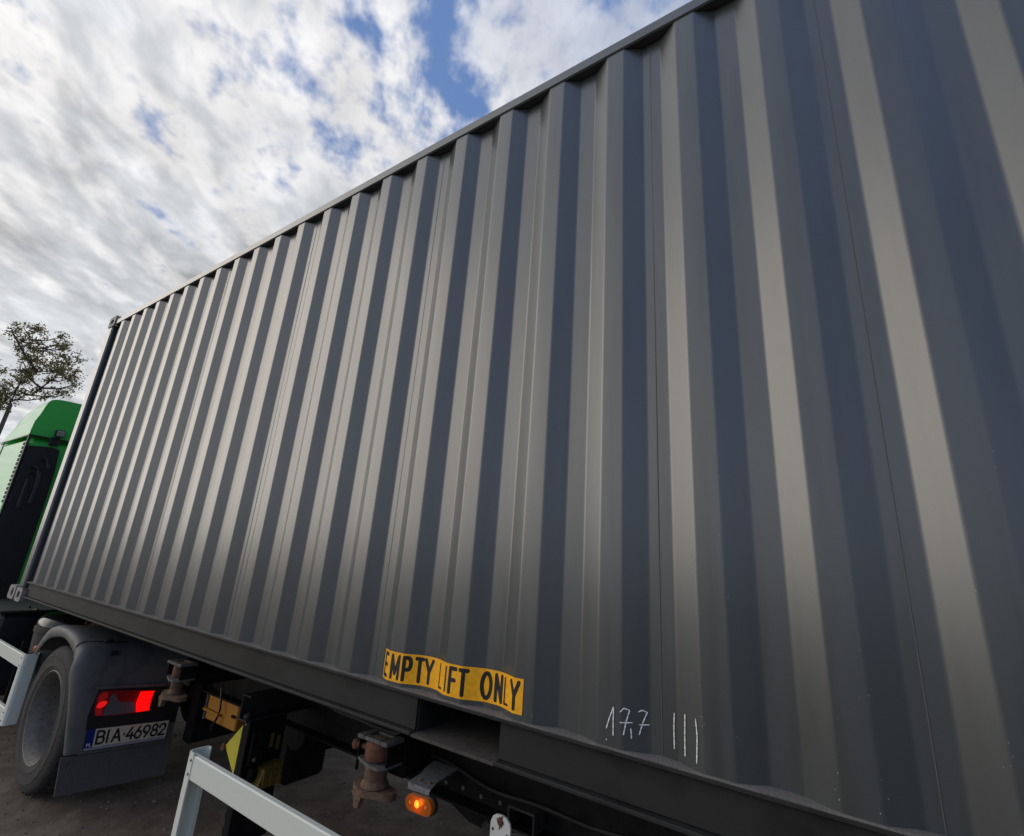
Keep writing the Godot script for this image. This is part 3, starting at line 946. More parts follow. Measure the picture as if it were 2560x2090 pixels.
func make_trailer() -> void:
	var o := thing("container_trailer", "black container trailer with rusty twistlocks and pale aluminium side guard under the grey container", "trailer")
	# main beams, cross members
	for z in [-0.66, -1.71]:
		var s := st()
		for y in [[-0.215, -0.205], [-0.560, -0.548]]:
			box(s, Vector3(2.0, y[0], z - 0.07), Vector3(11.4, y[1], z + 0.07), 0.002)
		box(s, Vector3(2.0, -0.55, z - 0.006), Vector3(11.4, -0.214, z + 0.006), 0.001)
		put("main_beam", s, M.black_frame, o)
		s = st()
		box(s, Vector3(-0.66, -0.32, z - 0.06), Vector3(2.02, -0.19, z + 0.06), 0.004)
		put("gooseneck_beam", s, M.black_frame, o)
	var sb := st()
	box(sb, Vector3(4.42, -0.400, -0.31), Vector3(11.0, -0.392, -0.24), 0.002)
	box(sb, Vector3(4.42, -0.392, -0.31), Vector3(11.0, -0.24, -0.304), 0.002)
	put("side_beam", sb, M.black_frame, o)
	for x in [2.60, 4.30, 6.2, 8.0, 9.8, 11.2]:
		var s := st()
		box(s, Vector3(x, -0.34, -2.25), Vector3(x + 0.10, -0.225, -0.145), 0.004)
		put("outrigger", s, M.black_frame, o)
	# front bolster with its end block beside the container's casting
	var fb := st()
	box(fb, Vector3(-0.665, -0.175, -2.34), Vector3(-0.47, -0.06, -0.06), 0.006)
	put("front_bolster", fb, M.black_frame, o)
	var s0 := st()
	var n := 20
	for i in n:
		var a0 := TAU * i / n; var a1 := TAU * (i + 1) / n
		var pt := func(a: float, out: bool, z: float) -> Vector3:
			var d := Vector2(cos(a), sin(a))
			var p := d * minf(0.098 / maxf(absf(d.x), 1e-4), 0.058 / maxf(absf(d.y), 1e-4)) if out else Vector2(d.x * 0.036 + 0.02, d.y * 0.036)
			return Vector3(-0.567 + p.x, -0.117 + p.y, z)
		quad(s0, pt.call(a0, true, 0.010), pt.call(a1, true, 0.010), pt.call(a1, false, 0.010), pt.call(a0, false, 0.010))
		quad(s0, pt.call(a0, false, 0.010), pt.call(a1, false, 0.010), pt.call(a1, false, -0.05), pt.call(a0, false, -0.05))
		quad(s0, pt.call(a0, true, 0.010), pt.call(a1, true, 0.010), pt.call(a1, true, -0.06), pt.call(a0, true, -0.06))
	put("bolster_end", s0, M.casting, o)
	twistlock(o, 4.317)
	twistlock(o, 2.680, 0.72)
	# fork-shaped opening of a box section
	var bt := st()
	for b in [[Vector3(4.812, -0.338, -0.9), Vector3(4.918, -0.330, -0.235)], [Vector3(4.812, -0.400, -0.9), Vector3(4.918, -0.393, -0.235)], [Vector3(4.812, -0.393, -0.9), Vector3(4.819, -0.338, -0.235)], [Vector3(4.911, -0.393, -0.9), Vector3(4.918, -0.338, -0.235)]]:
		box(bt, b[0], b[1], 0.001)
	put("box_section", bt, M.dusty_black, o)
	# gusset behind the lamp
	var gs := st()
	prism(gs, PackedVector2Array([Vector2(4.44, -0.24), Vector2(4.95, -0.24), Vector2(4.95, -0.395), Vector2(4.70, -0.470), Vector2(4.60, -0.468), Vector2(4.52, -0.440), Vector2(4.455, -0.405)]), -0.322, -0.312, 2)
	put("gusset", gs, M.black_frame, o)
	# orange side marker on its galvanised bracket
	var br := Node3D.new(); br.name = "marker_bracket"; o.add_child(br)
	var s := st()
	prism(s, PackedVector2Array([Vector2(4.556, -0.004), Vector2(4.652, -0.010), Vector2(4.628, -0.072), Vector2(4.610, -0.20), Vector2(4.50, -0.20), Vector2(4.520, -0.125), Vector2(4.540, -0.090)]), -0.272, -0.268, 1)
	box(s, Vector3(4.556, -0.288, -0.010), Vector3(4.652, -0.2715, -0.006), 0.001)
	put("bracket_plate", s, M.zinc, br)
	for p in [Vector3(4.578, -0.268, -0.04), Vector3(4.618, -0.268, -0.045)]: bolt(br, p, Vector3.UP, 0.007, 0.005, M.rust)
	var lt := Node3D.new(); lt.name = "side_marker"; o.add_child(lt)
	var xf := Transform3D(Basis(Vector3(0, 0, 1), deg_to_rad(3.0)), Vector3(4.628, -0.309, 0.0))
	for part in [[0.060, 0.0255, -0.016, -0.002, M.plastic, "base"], [0.057, 0.0225, -0.003, 0.014, M.amber, "lens"]]:
		var s1 := st()
		var poly := PackedVector2Array()
		var l: float = part[0]; var h: float = part[1]
		for i in 13: poly.append(Vector2(l - h + cos(-PI / 2 + PI * i / 12) * h, sin(-PI / 2 + PI * i / 12) * h))
		for i in 13: poly.append(Vector2(-l + h + cos(PI / 2 + PI * i / 12) * h, sin(PI / 2 + PI * i / 12) * h))
		prism(s1, poly, part[2], part[3], 2, xf)
		put(part[5], s1, part[4], lt)
	var gl := st()
	lathe(gl, [Vector2(0.011, 0), Vector2(0.009, 0.003), Vector2(0, 0.004)], 14, xf * yaxis(Vector3(0, 0, 1), Vector3(-0.004, 0.002, 0.0145)))
	put("bulb", gl, M.amber_glow, lt)
	for dx in [-0.036, 0.034]: bolt(lt, xf * Vector3(dx, 0.0, 0.0142), Vector3(0, 0, 1), 0.0055, 0.0015, M.orange_dim, "screw")
	var am := OmniLight3D.new(); am.name = "marker_light"; am.position = xf * Vector3(-0.004, 0.002, 0.030)
	am.light_color = Color(1.0, 0.5, 0.1); am.light_energy = 0.0012; am.light_size = 0.01; am.omni_range = 12.0; am.omni_attenuation = 2.0; am.shadow_enabled = true
	lt.add_child(am)
	# white plate with a rust stain
	var wp := Node3D.new(); wp.name = "white_plate"; o.add_child(wp)
	s = st()
	var pp := PackedVector2Array([Vector2(4.838, -0.62), Vector2(4.912, -0.62), Vector2(4.912, -0.328), Vector2(4.908, -0.313), Vector2(4.896, -0.303), Vector2(4.878, -0.299), Vector2(4.858, -0.301), Vector2(4.845, -0.309), Vector2(4.838, -0.325)])
	prism(s, pp, -0.105, -0.098, 2)
	put("plate", s, M.white_plate, wp)
	bolt(wp, Vector3(4.874, -0.316, -0.0978), Vector3(0, 0, 1), 0.011, 0.006, M.rust)
	s = st()
	var rn := PackedVector2Array()
	for i in 20:
		var a := TAU * i / 20.0
		var r2 := 0.013 + 0.004 * sin(i * 2.3) + 0.003 * sin(i * 5.1)
		rn.append(Vector2(4.875 + cos(a) * r2 * 0.9, -0.318 + sin(a) * r2 * 1.15))
	prism(s, rn, -0.0978, -0.0972, 2)
	put("rust_patch", s, M.rust, wp)
	for p in [[4.848, -0.342], [4.902, -0.346], [4.846, -0.42], [4.904, -0.42]]:
		s = st()
		lathe(s, [Vector2(0.0045, 0.0), Vector2(0.0, 0.0006)], 10, yaxis(Vector3(0, 0, 1), Vector3(p[0], p[1], -0.0974)))
		put("hole", s, M.inside, wp)
	s = st()
	box(s, Vector3(4.86, -0.48, -0.32), Vector3(4.89, -0.44, -0.106), 0.003)
	put("plate_arm", s, M.black_frame, wp)
	# C-shaped cross beam, its open end towards the camera
	s = st()
	box(s, Vector3(3.058, -0.447, -2.1), Vector3(3.064, -0.325, -0.262), 0.001)
	box(s, Vector3(3.0645, -0.331, -2.1), Vector3(3.135, -0.325, -0.262), 0.001)
	box(s, Vector3(3.0645, -0.447, -2.1), Vector3(3.135, -0.441, -0.262), 0.001)
	put("cross_beam", s, M.beam_edge, o)
	# landing legs
	for z in [-0.292, -2.082]:
		var leg := Node3D.new(); leg.name = numbered("landing_leg", o); o.add_child(leg, true)
		var d := -1.0
		s = st()
		box(s, Vector3(3.062, -1.02, z - 0.22), Vector3(3.126, -0.449, z), 0.004)
		put("outer_leg", s, M.black_frame, leg)
		s = st()
		box(s, Vector3(3.072, -1.20, z - 0.20), Vector3(3.116, -1.02, z - 0.02), 0.004)
		box(s, Vector3(2.98, -1.215, z - 0.24), Vector3(3.21, -1.20, z + 0.02), 0.004)
		put("foot", s, M.dusty_black, leg)
		for k in 9:
			var s1 := st()
			box(s1, Vector3(3.070, -0.56 - k * 0.062, z), Vector3(3.080, -0.525 - k * 0.062, z + 0.002), 0.0005)
			put("slot", s1, M.inside, leg)
		s = st()
		box(s, Vector3(3.1265, -0.66, z - 0.10), Vector3(3.150, -0.50, z - 0.02), 0.006)
		box(s, Vector3(3.1265, -0.735, z - 0.075), Vector3(3.165, -0.665, z - 0.03), 0.012)
		put("gearbox", s, M.black_frame, leg)
		for yy in [[-0.62, -0.55], [-0.60, -0.53]]:
			s = st()
			var zz: float = z - (0.185 if yy[0] < -0.61 else 0.145)
			box(s, Vector3(3.1265, yy[0], zz - 0.012), Vector3(3.130, yy[1], zz + 0.010), 0.001)
			put("stripe", s, M.yellow, leg)
		for p in [Vector3(3.127, -0.515, z - 0.035), Vector3(3.151, -0.63, z - 0.045), Vector3(3.127, -0.69, z - 0.09)]: bolt(leg, p, Vector3(1, 0, 0), 0.011, 0.012, M.pad)
		bolt(leg, Vector3(3.10, -0.436, z + 0.004), Vector3(0, 1, 0.3), 0.020, 0.02, M.dusty_black)
		bolt(leg, Vector3(3.096, -0.47, z), Vector3(0, 0, 1), 0.007, 0.006, M.zinc)
	# yellow reflector plate fixed edge-on beside the leg
	s = st()
	prism(s, PackedVector2Array([Vector2(2.983, -0.500), Vector2(2.840, -0.640), Vector2(2.978, -0.752), Vector2(3.10, -0.63)]), -0.352, -0.348, 2)
	var yp := put("warning_plate", s, M.lemon, o)
	yp.set_meta("label", "plain lemon yellow plate standing on its corner")
	bolt(o, Vector3(2.836, -0.650, -0.347), Vector3(0, 0, 1), 0.017, 0.014, M.rust, "plate_bolt")
	bolt(o, Vector3(2.812, -0.648, -0.36), Vector3(0, 0, 1), 0.015, 0.012, M.rust, "plate_bolt")
	# orange box on the frame with a cable hanging before it
	var ob := Node3D.new(); ob.name = "orange_box"; o.add_child(ob)
	s = st()
	box(s, Vector3(2.06, -0.718, -0.85), Vector3(2.45, -0.560, -0.615), 0.008)
	put("body", s, M.orange_box, ob)
	s = st()
	box(s, Vector3(2.05, -0.662, -0.614), Vector3(2.27, -0.648, -0.590), 0.004)
	put("ledge", s, M.orange_box, ob)
	s = st()
	box(s, Vector3(2.045, -0.722, -0.86), Vector3(2.058, -0.555, -0.606), 0.002)
	put("side_plate", s, M.pad, ob)
	s = st()
	box(s, Vector3(2.40, -0.64, -0.614), Vector3(2.44, -0.625, -0.600), 0.002)
	put("latch", s, M.black_frame, ob)
	s = st()
	tube(s, [Vector3(2.22, -0.50, -0.60), Vector3(2.262, -0.56, -0.590), Vector3(2.285, -0.62, -0.585), Vector3(2.27, -0.67, -0.583), Vector3(2.23, -0.72, -0.585), Vector3(2.20, -0.75, -0.60)], [0.007], 8)
	put("cable", s, M.plastic, o)
	# air lines and wiring along the frame
	for c in [[3.2, 4.70, -0.30, -0.52, 0.025, 0.008], [3.15, 4.45, -0.34, -0.56, 0.040, 0.010], [4.40, 5.60, -0.30, -0.290, 0.030, 0.007]]:
		s = st()
		var pts := []
		for i in 17:
			var t := i / 16.0
			pts.append(Vector3(lerpf(c[0], c[1], t), c[2] - c[4] * 4.0 * t * (1.0 - t) + 0.006 * sin(t * 19.0), c[3] + 0.012 * sin(t * 11.0 + c[0])))
		tube(s, pts, [c[5]], 8)
		put("air_line", s, M.hose, o)
	for i in 4:
		bolt(o, Vector3(4.48 + i * 0.085, -0.372 + 0.004 * (i % 2), -0.3115), Vector3(0, 0, 1), 0.010, 0.009, M.pad)
	s = st()
	lathe(s, [Vector2(0.0, 0.05), Vector2(0.035, 0.045), Vector2(0.05, 0.03), Vector2(0.05, -0.03), Vector2(0.035, -0.045), Vector2(0.0, -0.05)], 18, yaxis(Vector3(0, 1, 0), Vector3(4.77, -0.435, -0.24)))
	put("brake_valve", s, M.hose, o)
	guard(o, 3.195, 7.6, 3.178, 1.0, 0.022)
	guard(o, 3.195, 7.6, 3.178, 1.0, -2.37)
	# air tank and spare parts in the dark under the frame
	s = st()
	lathe(s, [Vector2(0, 0.5), Vector2(0.10, 0.48), Vector2(0.145, 0.42), Vector2(0.145, -0.42), Vector2(0.10, -0.48), Vector2(0, -0.5)], 24, yaxis(Vector3(0, 0, 1), Vector3(2.95, -0.62, -1.19)))
	put("air_tank", s, M.black_frame, o)
	s = st()
	box(s, Vector3(2.30, -0.935, -1.02), Vector3(2.905, -0.50, -0.72), 0.03)
	put("valve_box", s, M.black_frame, o)
	# hose bracket in front of the container
	s = st()
	box(s, Vector3(-0.60, -0.06, -0.10), Vector3(-0.50, 0.075, -0.04), 0.015)
	put("hose_holder", s, M.pad, o)
	s = st()
	tube(s, [Vector3(-0.98, -0.320, -0.20), Vector3(-0.86, -0.300, -0.20), Vector3(-0.76, -0.302, -0.20), Vector3(-0.58, -0.285, -0.22)], [0.010], 8)
	tube(s, [Vector3(-0.76, -0.31, -0.2), Vector3(-0.756, -0.262, -0.2)], [0.012, 0.008], 8)
	put("hose", s, M.dusty_black, o)

# ------------------------------------------------------------------ tractor
func wheel(o: Node, x: float, z: float, side: float, deep: bool) -> void:
	var w := Node3D.new()
	w.name = numbered("drive_wheel" if deep else "front_wheel", o)
	o.add_child(w, true)
	var xf := Transform3D(Basis(Vector3(1, 0, 0), Vector3(0, 0, side), Vector3(0, -side, 0)), Vector3(x, -0.832, z))
	var s := st()
	# tyre section: (radius, distance outwards from the rim lip plane)
	lathe(s, [Vector2(0.285, -0.010), Vector2(0.300, 0.004), Vector2(0.315, 0.010), Vector2(0.328, 0.013), Vector2(0.330, 0.0155), Vector2(0.336, 0.0158), Vector2(0.338, 0.0148), Vector2(0.365, 0.018), Vector2(0.392, 0.0165), Vector2(0.394, 0.0185), Vector2(0.400, 0.0178), Vector2(0.402, 0.0150), Vector2(0.420, 0.010), Vector2(0.436, 0.004), Vector2(0.448, -0.004), Vector2(0.458, -0.016), Vector2(0.463, -0.030), Vector2(0.465, -0.060)], 72, xf)
	lathe(s, [Vector2(0.465, -0.235), Vector2(0.460, -0.265), Vector2(0.440, -0.285), Vector2(0.36, -0.30), Vector2(0.285, -0.285)], 72, xf)
	put("sidewall", s, M.tyre, w)
	# tread: five ribs with grooves between, shoulder blocks cut by slots
	s = st()
	var prof := [Vector2(0.4648, -0.0605)]
	for k in 4:
		var a := -0.085 - k * 0.042
		prof.append(Vector2(0.467, a + 0.008)); prof.append(Vector2(0.458, a + 0.004)); prof.append(Vector2(0.458, a - 0.004)); prof.append(Vector2(0.467, a - 0.008))
	prof.append(Vector2(0.4648, -0.2345))
	lathe(s, prof, 72, xf)
	put("tread", s, M.tyre_tread, w)
	s = st()
	for k in 44:
		var a := TAU * k / 44.0
		var b := Basis(Vector3(0, 0, 1), a)
		box(s, Vector3(0.4600, -0.0045, -0.085), Vector3(0.4690, 0.0045, -0.034), 0.001, Transform3D(xf.basis * Basis(Vector3(1, 0, 0), PI / 2.0).inverse() * b if false else Basis(Vector3(0, 0, 1), a), Vector3(x, -0.832, z + 0.02 * side)))
	put("tread_slot", s, M.inside, w)
	# rim
	s = st()
	var rp: Array
	if deep:
		rp = [Vector2(0.300, 0.004), Vector2(0.296, 0.008), Vector2(0.290, 0.006), Vector2(0.284, -0.004), Vector2(0.278, -0.020), Vector2(0.268, -0.034), Vector2(0.262, -0.070), Vector2(0.255, -0.130), Vector2(0.248, -0.175), Vector2(0.235, -0.205), Vector2(0.200, -0.222), Vector2(0.150, -0.228), Vector2(0.0, -0.230)]
	else:
		rp = [Vector2(0.300, 0.004), Vector2(0.296, 0.008), Vector2(0.280, -0.01), Vector2(0.262, -0.04), Vector2(0.23, -0.02), Vector2(0.15, 0.03), Vector2(0.13, 0.03), Vector2(0.0, 0.04)]
	lathe(s, rp, 64, xf)
	put("rim", s, M.rim, w)
	if not deep:
		s = st()
		lathe(s, [Vector2(0.105, 0.03), Vector2(0.09, 0.06), Vector2(0.0, 0.065)], 28, xf)
		put("hub", s, M.dusty_black, w)

func tilt(p: Vector3) -> Vector3:
	# the mudguard hangs a little towards the middle of the lorry
	return Vector3(p.x, p.y + 0.078 * (p.z + 0.03), p.z)

func strip(s: SurfaceTool, rows: Array) -> void:
	for i in rows.size() - 1:
		for k in rows[i].size() - 1:
			quad(s, rows[i][k], rows[i + 1][k], rows[i + 1][k + 1], rows[i][k + 1])

func slab(s: SurfaceTool, poly: Array, x0: float, x1: float) -> void:
	# (z, y) polygon, already tilted as measured
	prism(s, PackedVector2Array(poly), x0, x1, 0)

func make_tractor() -> void:
	var o := thing("lorry_tractor", "bright green lorry cab unit with black rear panel, grey mudguard and lit red tail lamp", "lorry")
	# frame
	for z in [-0.80, -1.57]:
		var s := st()
		box(s, Vector3(-3.6, -0.72, z - 0.04), Vector3(1.75, -0.46, z + 0.04), 0.006)
		put("chassis_rail", s, M.black_frame, o)
	var xb := st()
	box(xb, Vector3(1.62, -0.98, -1.66), Vector3(1.72, -0.44, -0.71), 0.02)
	put("rear_crossmember", xb, M.black_frame, o)
	var far := st()
	box(far, Vector3(1.48, -1.20, -2.36), Vector3(1.495, -0.30, -1.66), 0.004)
	put("mud_flap", far, M.flap, o)
	var fw := st()
	box(fw, Vector3(0.1, -0.46, -1.6), Vector3(1.1, -0.34, -0.78), 0.03)
	put("fifth_wheel", fw, M.black_frame, o)
	var ax := st()
	lathe(ax, [Vector2(0, 0.82), Vector2(0.09, 0.82), Vector2(0.09, 0.2), Vector2(0.24, 0.12), Vector2(0.24, -0.12), Vector2(0.09, -0.2), Vector2(0.09, -0.82), Vector2(0, -0.82)], 20, yaxis(Vector3(0, 0, 1), Vector3(0.95, -0.832, MID)))
	put("rear_axle", ax, M.black_frame, o)
	wheel(o, 0.95, -0.052, 1.0, true)
	wheel(o, 0.95, -2.322, -1.0, true)
	for z in [-0.62, -1.754]:
		pass
	wheel(o, -2.72, -0.02, 1.0, false)
	wheel(o, -2.72, -2.354, -1.0, false)
	mudguard(o)
	# tank and boxes between the axles
	var s := st()
	box(s, Vector3(-1.70, -1.02, -0.62), Vector3(-0.60, -0.30, 0.036), 0.05)
	put("fuel_tank", s, M.plastic, o)
	s = st()
	box(s, Vector3(-1.70, -0.310, -0.64), Vector3(-0.585, -0.288, 0.040), 0.008)
	put("tank_step", s, M.dusty_black, o)
	s = st()
	tube(s, [Vector3(-0.592, -0.428, 0.030), Vector3(-0.590, -0.434, -0.10), Vector3(-0.592, -0.432, -0.20), Vector3(-0.60, -0.42, -0.30)], [0.005], 6)
	put("tank_seam", s, M.dusty_black, o)
	# round-topped black canister before the mudguard
	var cn := Node3D.new(); cn.name = "canister"; o.add_child(cn)
	var xf := Transform3D(Basis(), Vector3(0.27, 0, -0.26))
	var ov := func(prof: Array, m: Material, called: String) -> void:
		var s1 := st()
		var b := Basis.from_scale(Vector3(1.18, 1, 0.95))
		lathe(s1, prof, 40, Transform3D(b, xf.origin))
		put(called, s1, m, cn)
	ov.call([Vector2(0.238, -0.315), Vector2(0.236, -0.285), Vector2(0.222, -0.255), Vector2(0.190, -0.232), Vector2(0.12, -0.218), Vector2(0.0, -0.213)], M.gloss_black, "cap")
	ov.call([Vector2(0.236, -0.362), Vector2(0.243, -0.358), Vector2(0.244, -0.322), Vector2(0.236, -0.316)], M.dusty_black, "band")
	ov.call([Vector2(0.21, -0.80), Vector2(0.225, -0.60), Vector2(0.236, -0.363)], M.dusty_black, "body")
	s = st()
	for k in 9:
		var p := Vector3(0.02 + k * 0.056, -0.322 + k * 0.0068 + 0.012 * sin(k * 2.1), -0.30 + 0.01 * cos(k * 1.7))
		lathe(s, [Vector2(0.0, 0.018), Vector2(0.016, 0.012), Vector2(0.019, 0), Vector2(0.014, -0.014), Vector2(0, -0.018)], 9, Transform3D(Basis(Vector3(0, 0, 1), k * 1.3), p + Vector3(0.32, 0.02, 0.02) * 1.0))
	put("rusty_chain", s, M.rust, o)
	guard(o, -0.585, 0.40, 0.430, -1.0, 0.022)
	# orange reflector at the foot of the mudguard
	s = st()
	box(s, Vector3(0.520, -0.462, -0.022), Vector3(0.556, -0.420, 0.012), 0.010)
	put("reflector", s, M.orange_dim, o)
	cab(o)

func mudguard(o: Node) -> void:
	var O := [Vector2(.500, -.460), Vector2(.539, -.408), Vector2(.595, -.34), Vector2(.655, -.288), Vector2(.715, -.258), Vector2(.78, -.240), Vector2(.9, -.228), Vector2(1.05, -.228), Vector2(1.13, -.234), Vector2(1.2, -.243), Vector2(1.27, -.256), Vector2(1.345, -.278)]
	var I := [Vector2(.580, -.475), Vector2(.611, -.435), Vector2(.662, -.388), Vector2(.715, -.355), Vector2(.782, -.330), Vector2(.858, -.314), Vector2(.95, -.300), Vector2(1.051, -.294), Vector2(1.12, -.302), Vector2(1.182, -.314), Vector2(1.262, -.338), Vector2(1.335, -.368)]
	var s := SurfaceTool.new()
	s.begin(Mesh.PRIMITIVE_TRIANGLES)
	s.set_smooth_group(1)
	var rows := []
	for i in O.size():
		var a: Vector2 = O[i]; var b: Vector2 = I[i]
		var row := []
		for q in [[0.0, -0.68], [0.0, -0.30], [0.0, -0.060], [0.03, -0.028], [0.14, -0.008], [0.30, 0.0], [0.6, 0.002], [0.90, 0.0], [0.98, -0.003], [1.0, -0.008]]:
			var p := a.lerp(b, q[0])
			row.append(tilt(Vector3(p.x, p.y, q[1])) if q[1] < -0.05 else Vector3(p.x, p.y, q[1]))
		rows.append(row)
	strip(s, rows)
	put("mudguard", s, M.mud, o)
	# rear panel below the joint
	O = [Vector2(1.352, -.282), Vector2(1.41, -.306), Vector2(1.455, -.345), Vector2(1.482, -.42), Vector2(1.490, -.52), Vector2(1.494, -.70), Vector2(1.496, -.85), Vector2(1.496, -.945), Vector2(1.490, -.953)]
	I = [Vector2(1.343, -.372), Vector2(1.375, -.395), Vector2(1.402, -.44), Vector2(1.418, -.50), Vector2(1.428, -.56), Vector2(1.434, -.70), Vector2(1.440, -.85), Vector2(1.444, -.940), Vector2(1.450, -.950)]
	s = SurfaceTool.new()
	s.begin(Mesh.PRIMITIVE_TRIANGLES)
	s.set_smooth_group(1)
	rows = []
	for i in O.size():
		var a: Vector2 = O[i]; var b: Vector2 = I[i]
		var zo := 0.016 - 0.085 * clampf((-0.42 - a.y) / 0.53, 0.0, 1.0) + (0.0 if i > 1 else -0.012)
		var row := []
		for q in [[0.0, -0.70], [0.0, -0.40], [0.0, -0.14], [0.0, -0.065], [0.06, -0.030], [0.20, -0.010], [0.45, 0.0], [0.9, 0.0], [1.0, -0.008], [1.0, -0.05]]:
			var p := a.lerp(b, q[0])
			var z: float = q[1] + (zo if q[1] > -0.07 else 0.0)
			var v := Vector3(p.x, p.y, z)
			if q[1] < -0.10: v = tilt(v)
			row.append(v)
		rows.append(row)
	strip(s, rows)
	put("mudguard_rear", s, M.mud, o)
	# joint line
	s = st()
	tube(s, [Vector3(1.340, -0.372, 0.001), Vector3(1.349, -0.30, 0.0), Vector3(1.350, -0.281, -0.03), tilt(Vector3(1.350, -0.278, -0.12)), tilt(Vector3(1.356, -0.279, -0.25))], [0.0035], 6)
	put("joint", s, M.inside, o)
	# buckle and slot on the upper face
	s = st()
	for b in [[Vector3(1.335, -0.290, -0.205), Vector3(1.372, -0.272, -0.150)], [Vector3(1.350, -0.280, -0.200), Vector3(1.366, -0.266, -0.160)]]:
		box(s, tilt(b[0]), tilt(b[1]), 0.004)
	put("buckle", s, M.plastic, o)
	s = st()
	box(s, tilt(Vector3(1.452, -0.352, -0.215)), tilt(Vector3(1.474, -0.328, -0.165)), 0.004)
	put("latch", s, M.plastic, o)
	# dark recess behind lamp and plate
	s = st()
	slab(s, [Vector2(-.150, -.575), Vector2(-.52, -.612), Vector2(-.70, -.628), Vector2(-.70, -.875), Vector2(-.140, -.815), Vector2(-.128, -.735)], 1.4965, 1.4995)
	put("lamp_recess", s, M.plastic, o)
	s = st()
	slab(s, [Vector2(-.135, -.548), Vector2(-.56, -.590), Vector2(-.56, -.606), Vector2(-.135, -.566)], 1.4945, 1.5085)
	put("lamp_hood", s, M.mud, o)
	# tail lamp
	var lamp := Node3D.new(); lamp.name = "tail_lamp"; o.add_child(lamp)
	s = st()
	slab(s, [Vector2(-.166, -.733), Vector2(-.153, -.690), Vector2(-.150, -.620), Vector2(-.158, -.592), Vector2(-.178, -.580), Vector2(-.496, -.6245), Vector2(-.493, -.759), Vector2(-.40, -.756), Vector2(-.25, -.748)], 1.4997, 1.516)
	put("lens", s, M.lens_red, lamp)
	s = st()
	slab(s, [Vector2(-.402, -.619), Vector2(-.493, -.628), Vector2(-.484, -.690), Vector2(-.489, -.756), Vector2(-.405, -.752), Vector2(-.392, -.690)], 1.5162, 1.5185)
	put("lit_lens", s, M.lens_hot, lamp)
	s = st()
	slab(s, [Vector2(-.156, -.678), Vector2(-.162, -.652), Vector2(-.182, -.643), Vector2(-.208, -.648), Vector2(-.214, -.664), Vector2(-.200, -.682), Vector2(-.176, -.690)], 1.5162, 1.5175)
	put("lit_spot", s, M.lens_spot, lamp)
	s = st()
	slab(s, [Vector2(-.166, -.728), Vector2(-.156, -.700), Vector2(-.158, -.684), Vector2(-.172, -.694), Vector2(-.196, -.692), Vector2(-.200, -.735)], 1.5162, 1.5168)
	slab(s, [Vector2(-.154, -.648), Vector2(-.156, -.608), Vector2(-.176, -.588), Vector2(-.206, -.596), Vector2(-.204, -.636), Vector2(-.176, -.638)], 1.5162, 1.5168)
	put("lens_rim", s, M.lens_rim, lamp)
	s = st()
	slab(s, [Vector2(-.206, -.738), Vector2(-.212, -.690), Vector2(-.226, -.655), Vector2(-.222, -.625), Vector2(-.234, -.606), Vector2(-.252, -.612), Vector2(-.264, -.636), Vector2(-.276, -.656), Vector2(-.304, -.672), Vector2(-.335, -.674), Vector2(-.372, -.680), Vector2(-.390, -.700), Vector2(-.398, -.750), Vector2(-.30, -.746)], 1.5162, 1.5178)
	put("bare_patch", s, M.lens_grey, lamp)
	var rl := OmniLight3D.new(); rl.name = "tail_light"; rl.position = Vector3(1.56, -0.69, -0.44)
	rl.light_color = Color(1.0, 0.06, 0.04); rl.light_energy = 0.003; rl.light_size = 0.04; rl.omni_range = 12.0; rl.omni_attenuation = 2.0; rl.shadow_enabled = true
	lamp.add_child(rl)
	# number plate
	var np := Node3D.new(); np.name = "number_plate"; o.add_child(np)
	s = SurfaceTool.new()
	s.begin(Mesh.PRIMITIVE_TRIANGLES)
	var q := [Vector3(1.505, -0.8135, -0.150), Vector3(1.505, -0.8535, -0.652), Vector3(1.505, -0.9735, -0.651), Vector3(1.505, -0.9395, -0.157)]
	var uv := [Vector2(0, 0), Vector2(1, 0), Vector2(1, 1), Vector2(0, 1)]
	for k in [0, 1, 2, 0, 2, 3]:
		s.set_uv(uv[k]); s.add_vertex(q[k])
	put("plate_face", s, M.number, np)
	s = st()
	slab(s, [Vector2(-.146, -.809), Vector2(-.656, -.850), Vector2(-.655, -.978), Vector2(-.153, -.944)], 1.4998, 1.5040)
	put("plate_frame", s, M.plastic, np)
	# mud flap
	s = st()
	slab(s, [Vector2(-.052, -.958), Vector2(-.715, -1.012), Vector2(-.714, -1.222), Vector2(-.40, -1.204), Vector2(-.075, -1.180)], 1.478, 1.488)
	put("mud_flap", s, M.flap, o)
	# plain mudguard over the far wheel
	s = SurfaceTool.new()
	s.begin(Mesh.PRIMITIVE_TRIANGLES)
	s.set_smooth_group(1)
	rows = []
	for i in 15:
		var a := PI * (0.98 - 0.95 * i / 14.0)
		var r := 0.58
		rows.append([Vector3(0.95 + cos(a) * r, -0.83 + sin(a) * r, -1.70), Vector3(0.95 + cos(a) * r, -0.83 + sin(a) * r, -2.36), Vector3(0.95 + cos(a) * (r - 0.08), -0.83 + sin(a) * (r - 0.08), -2.376)])
	strip(s, rows)
	put("mudguard", s, M.mud, o)

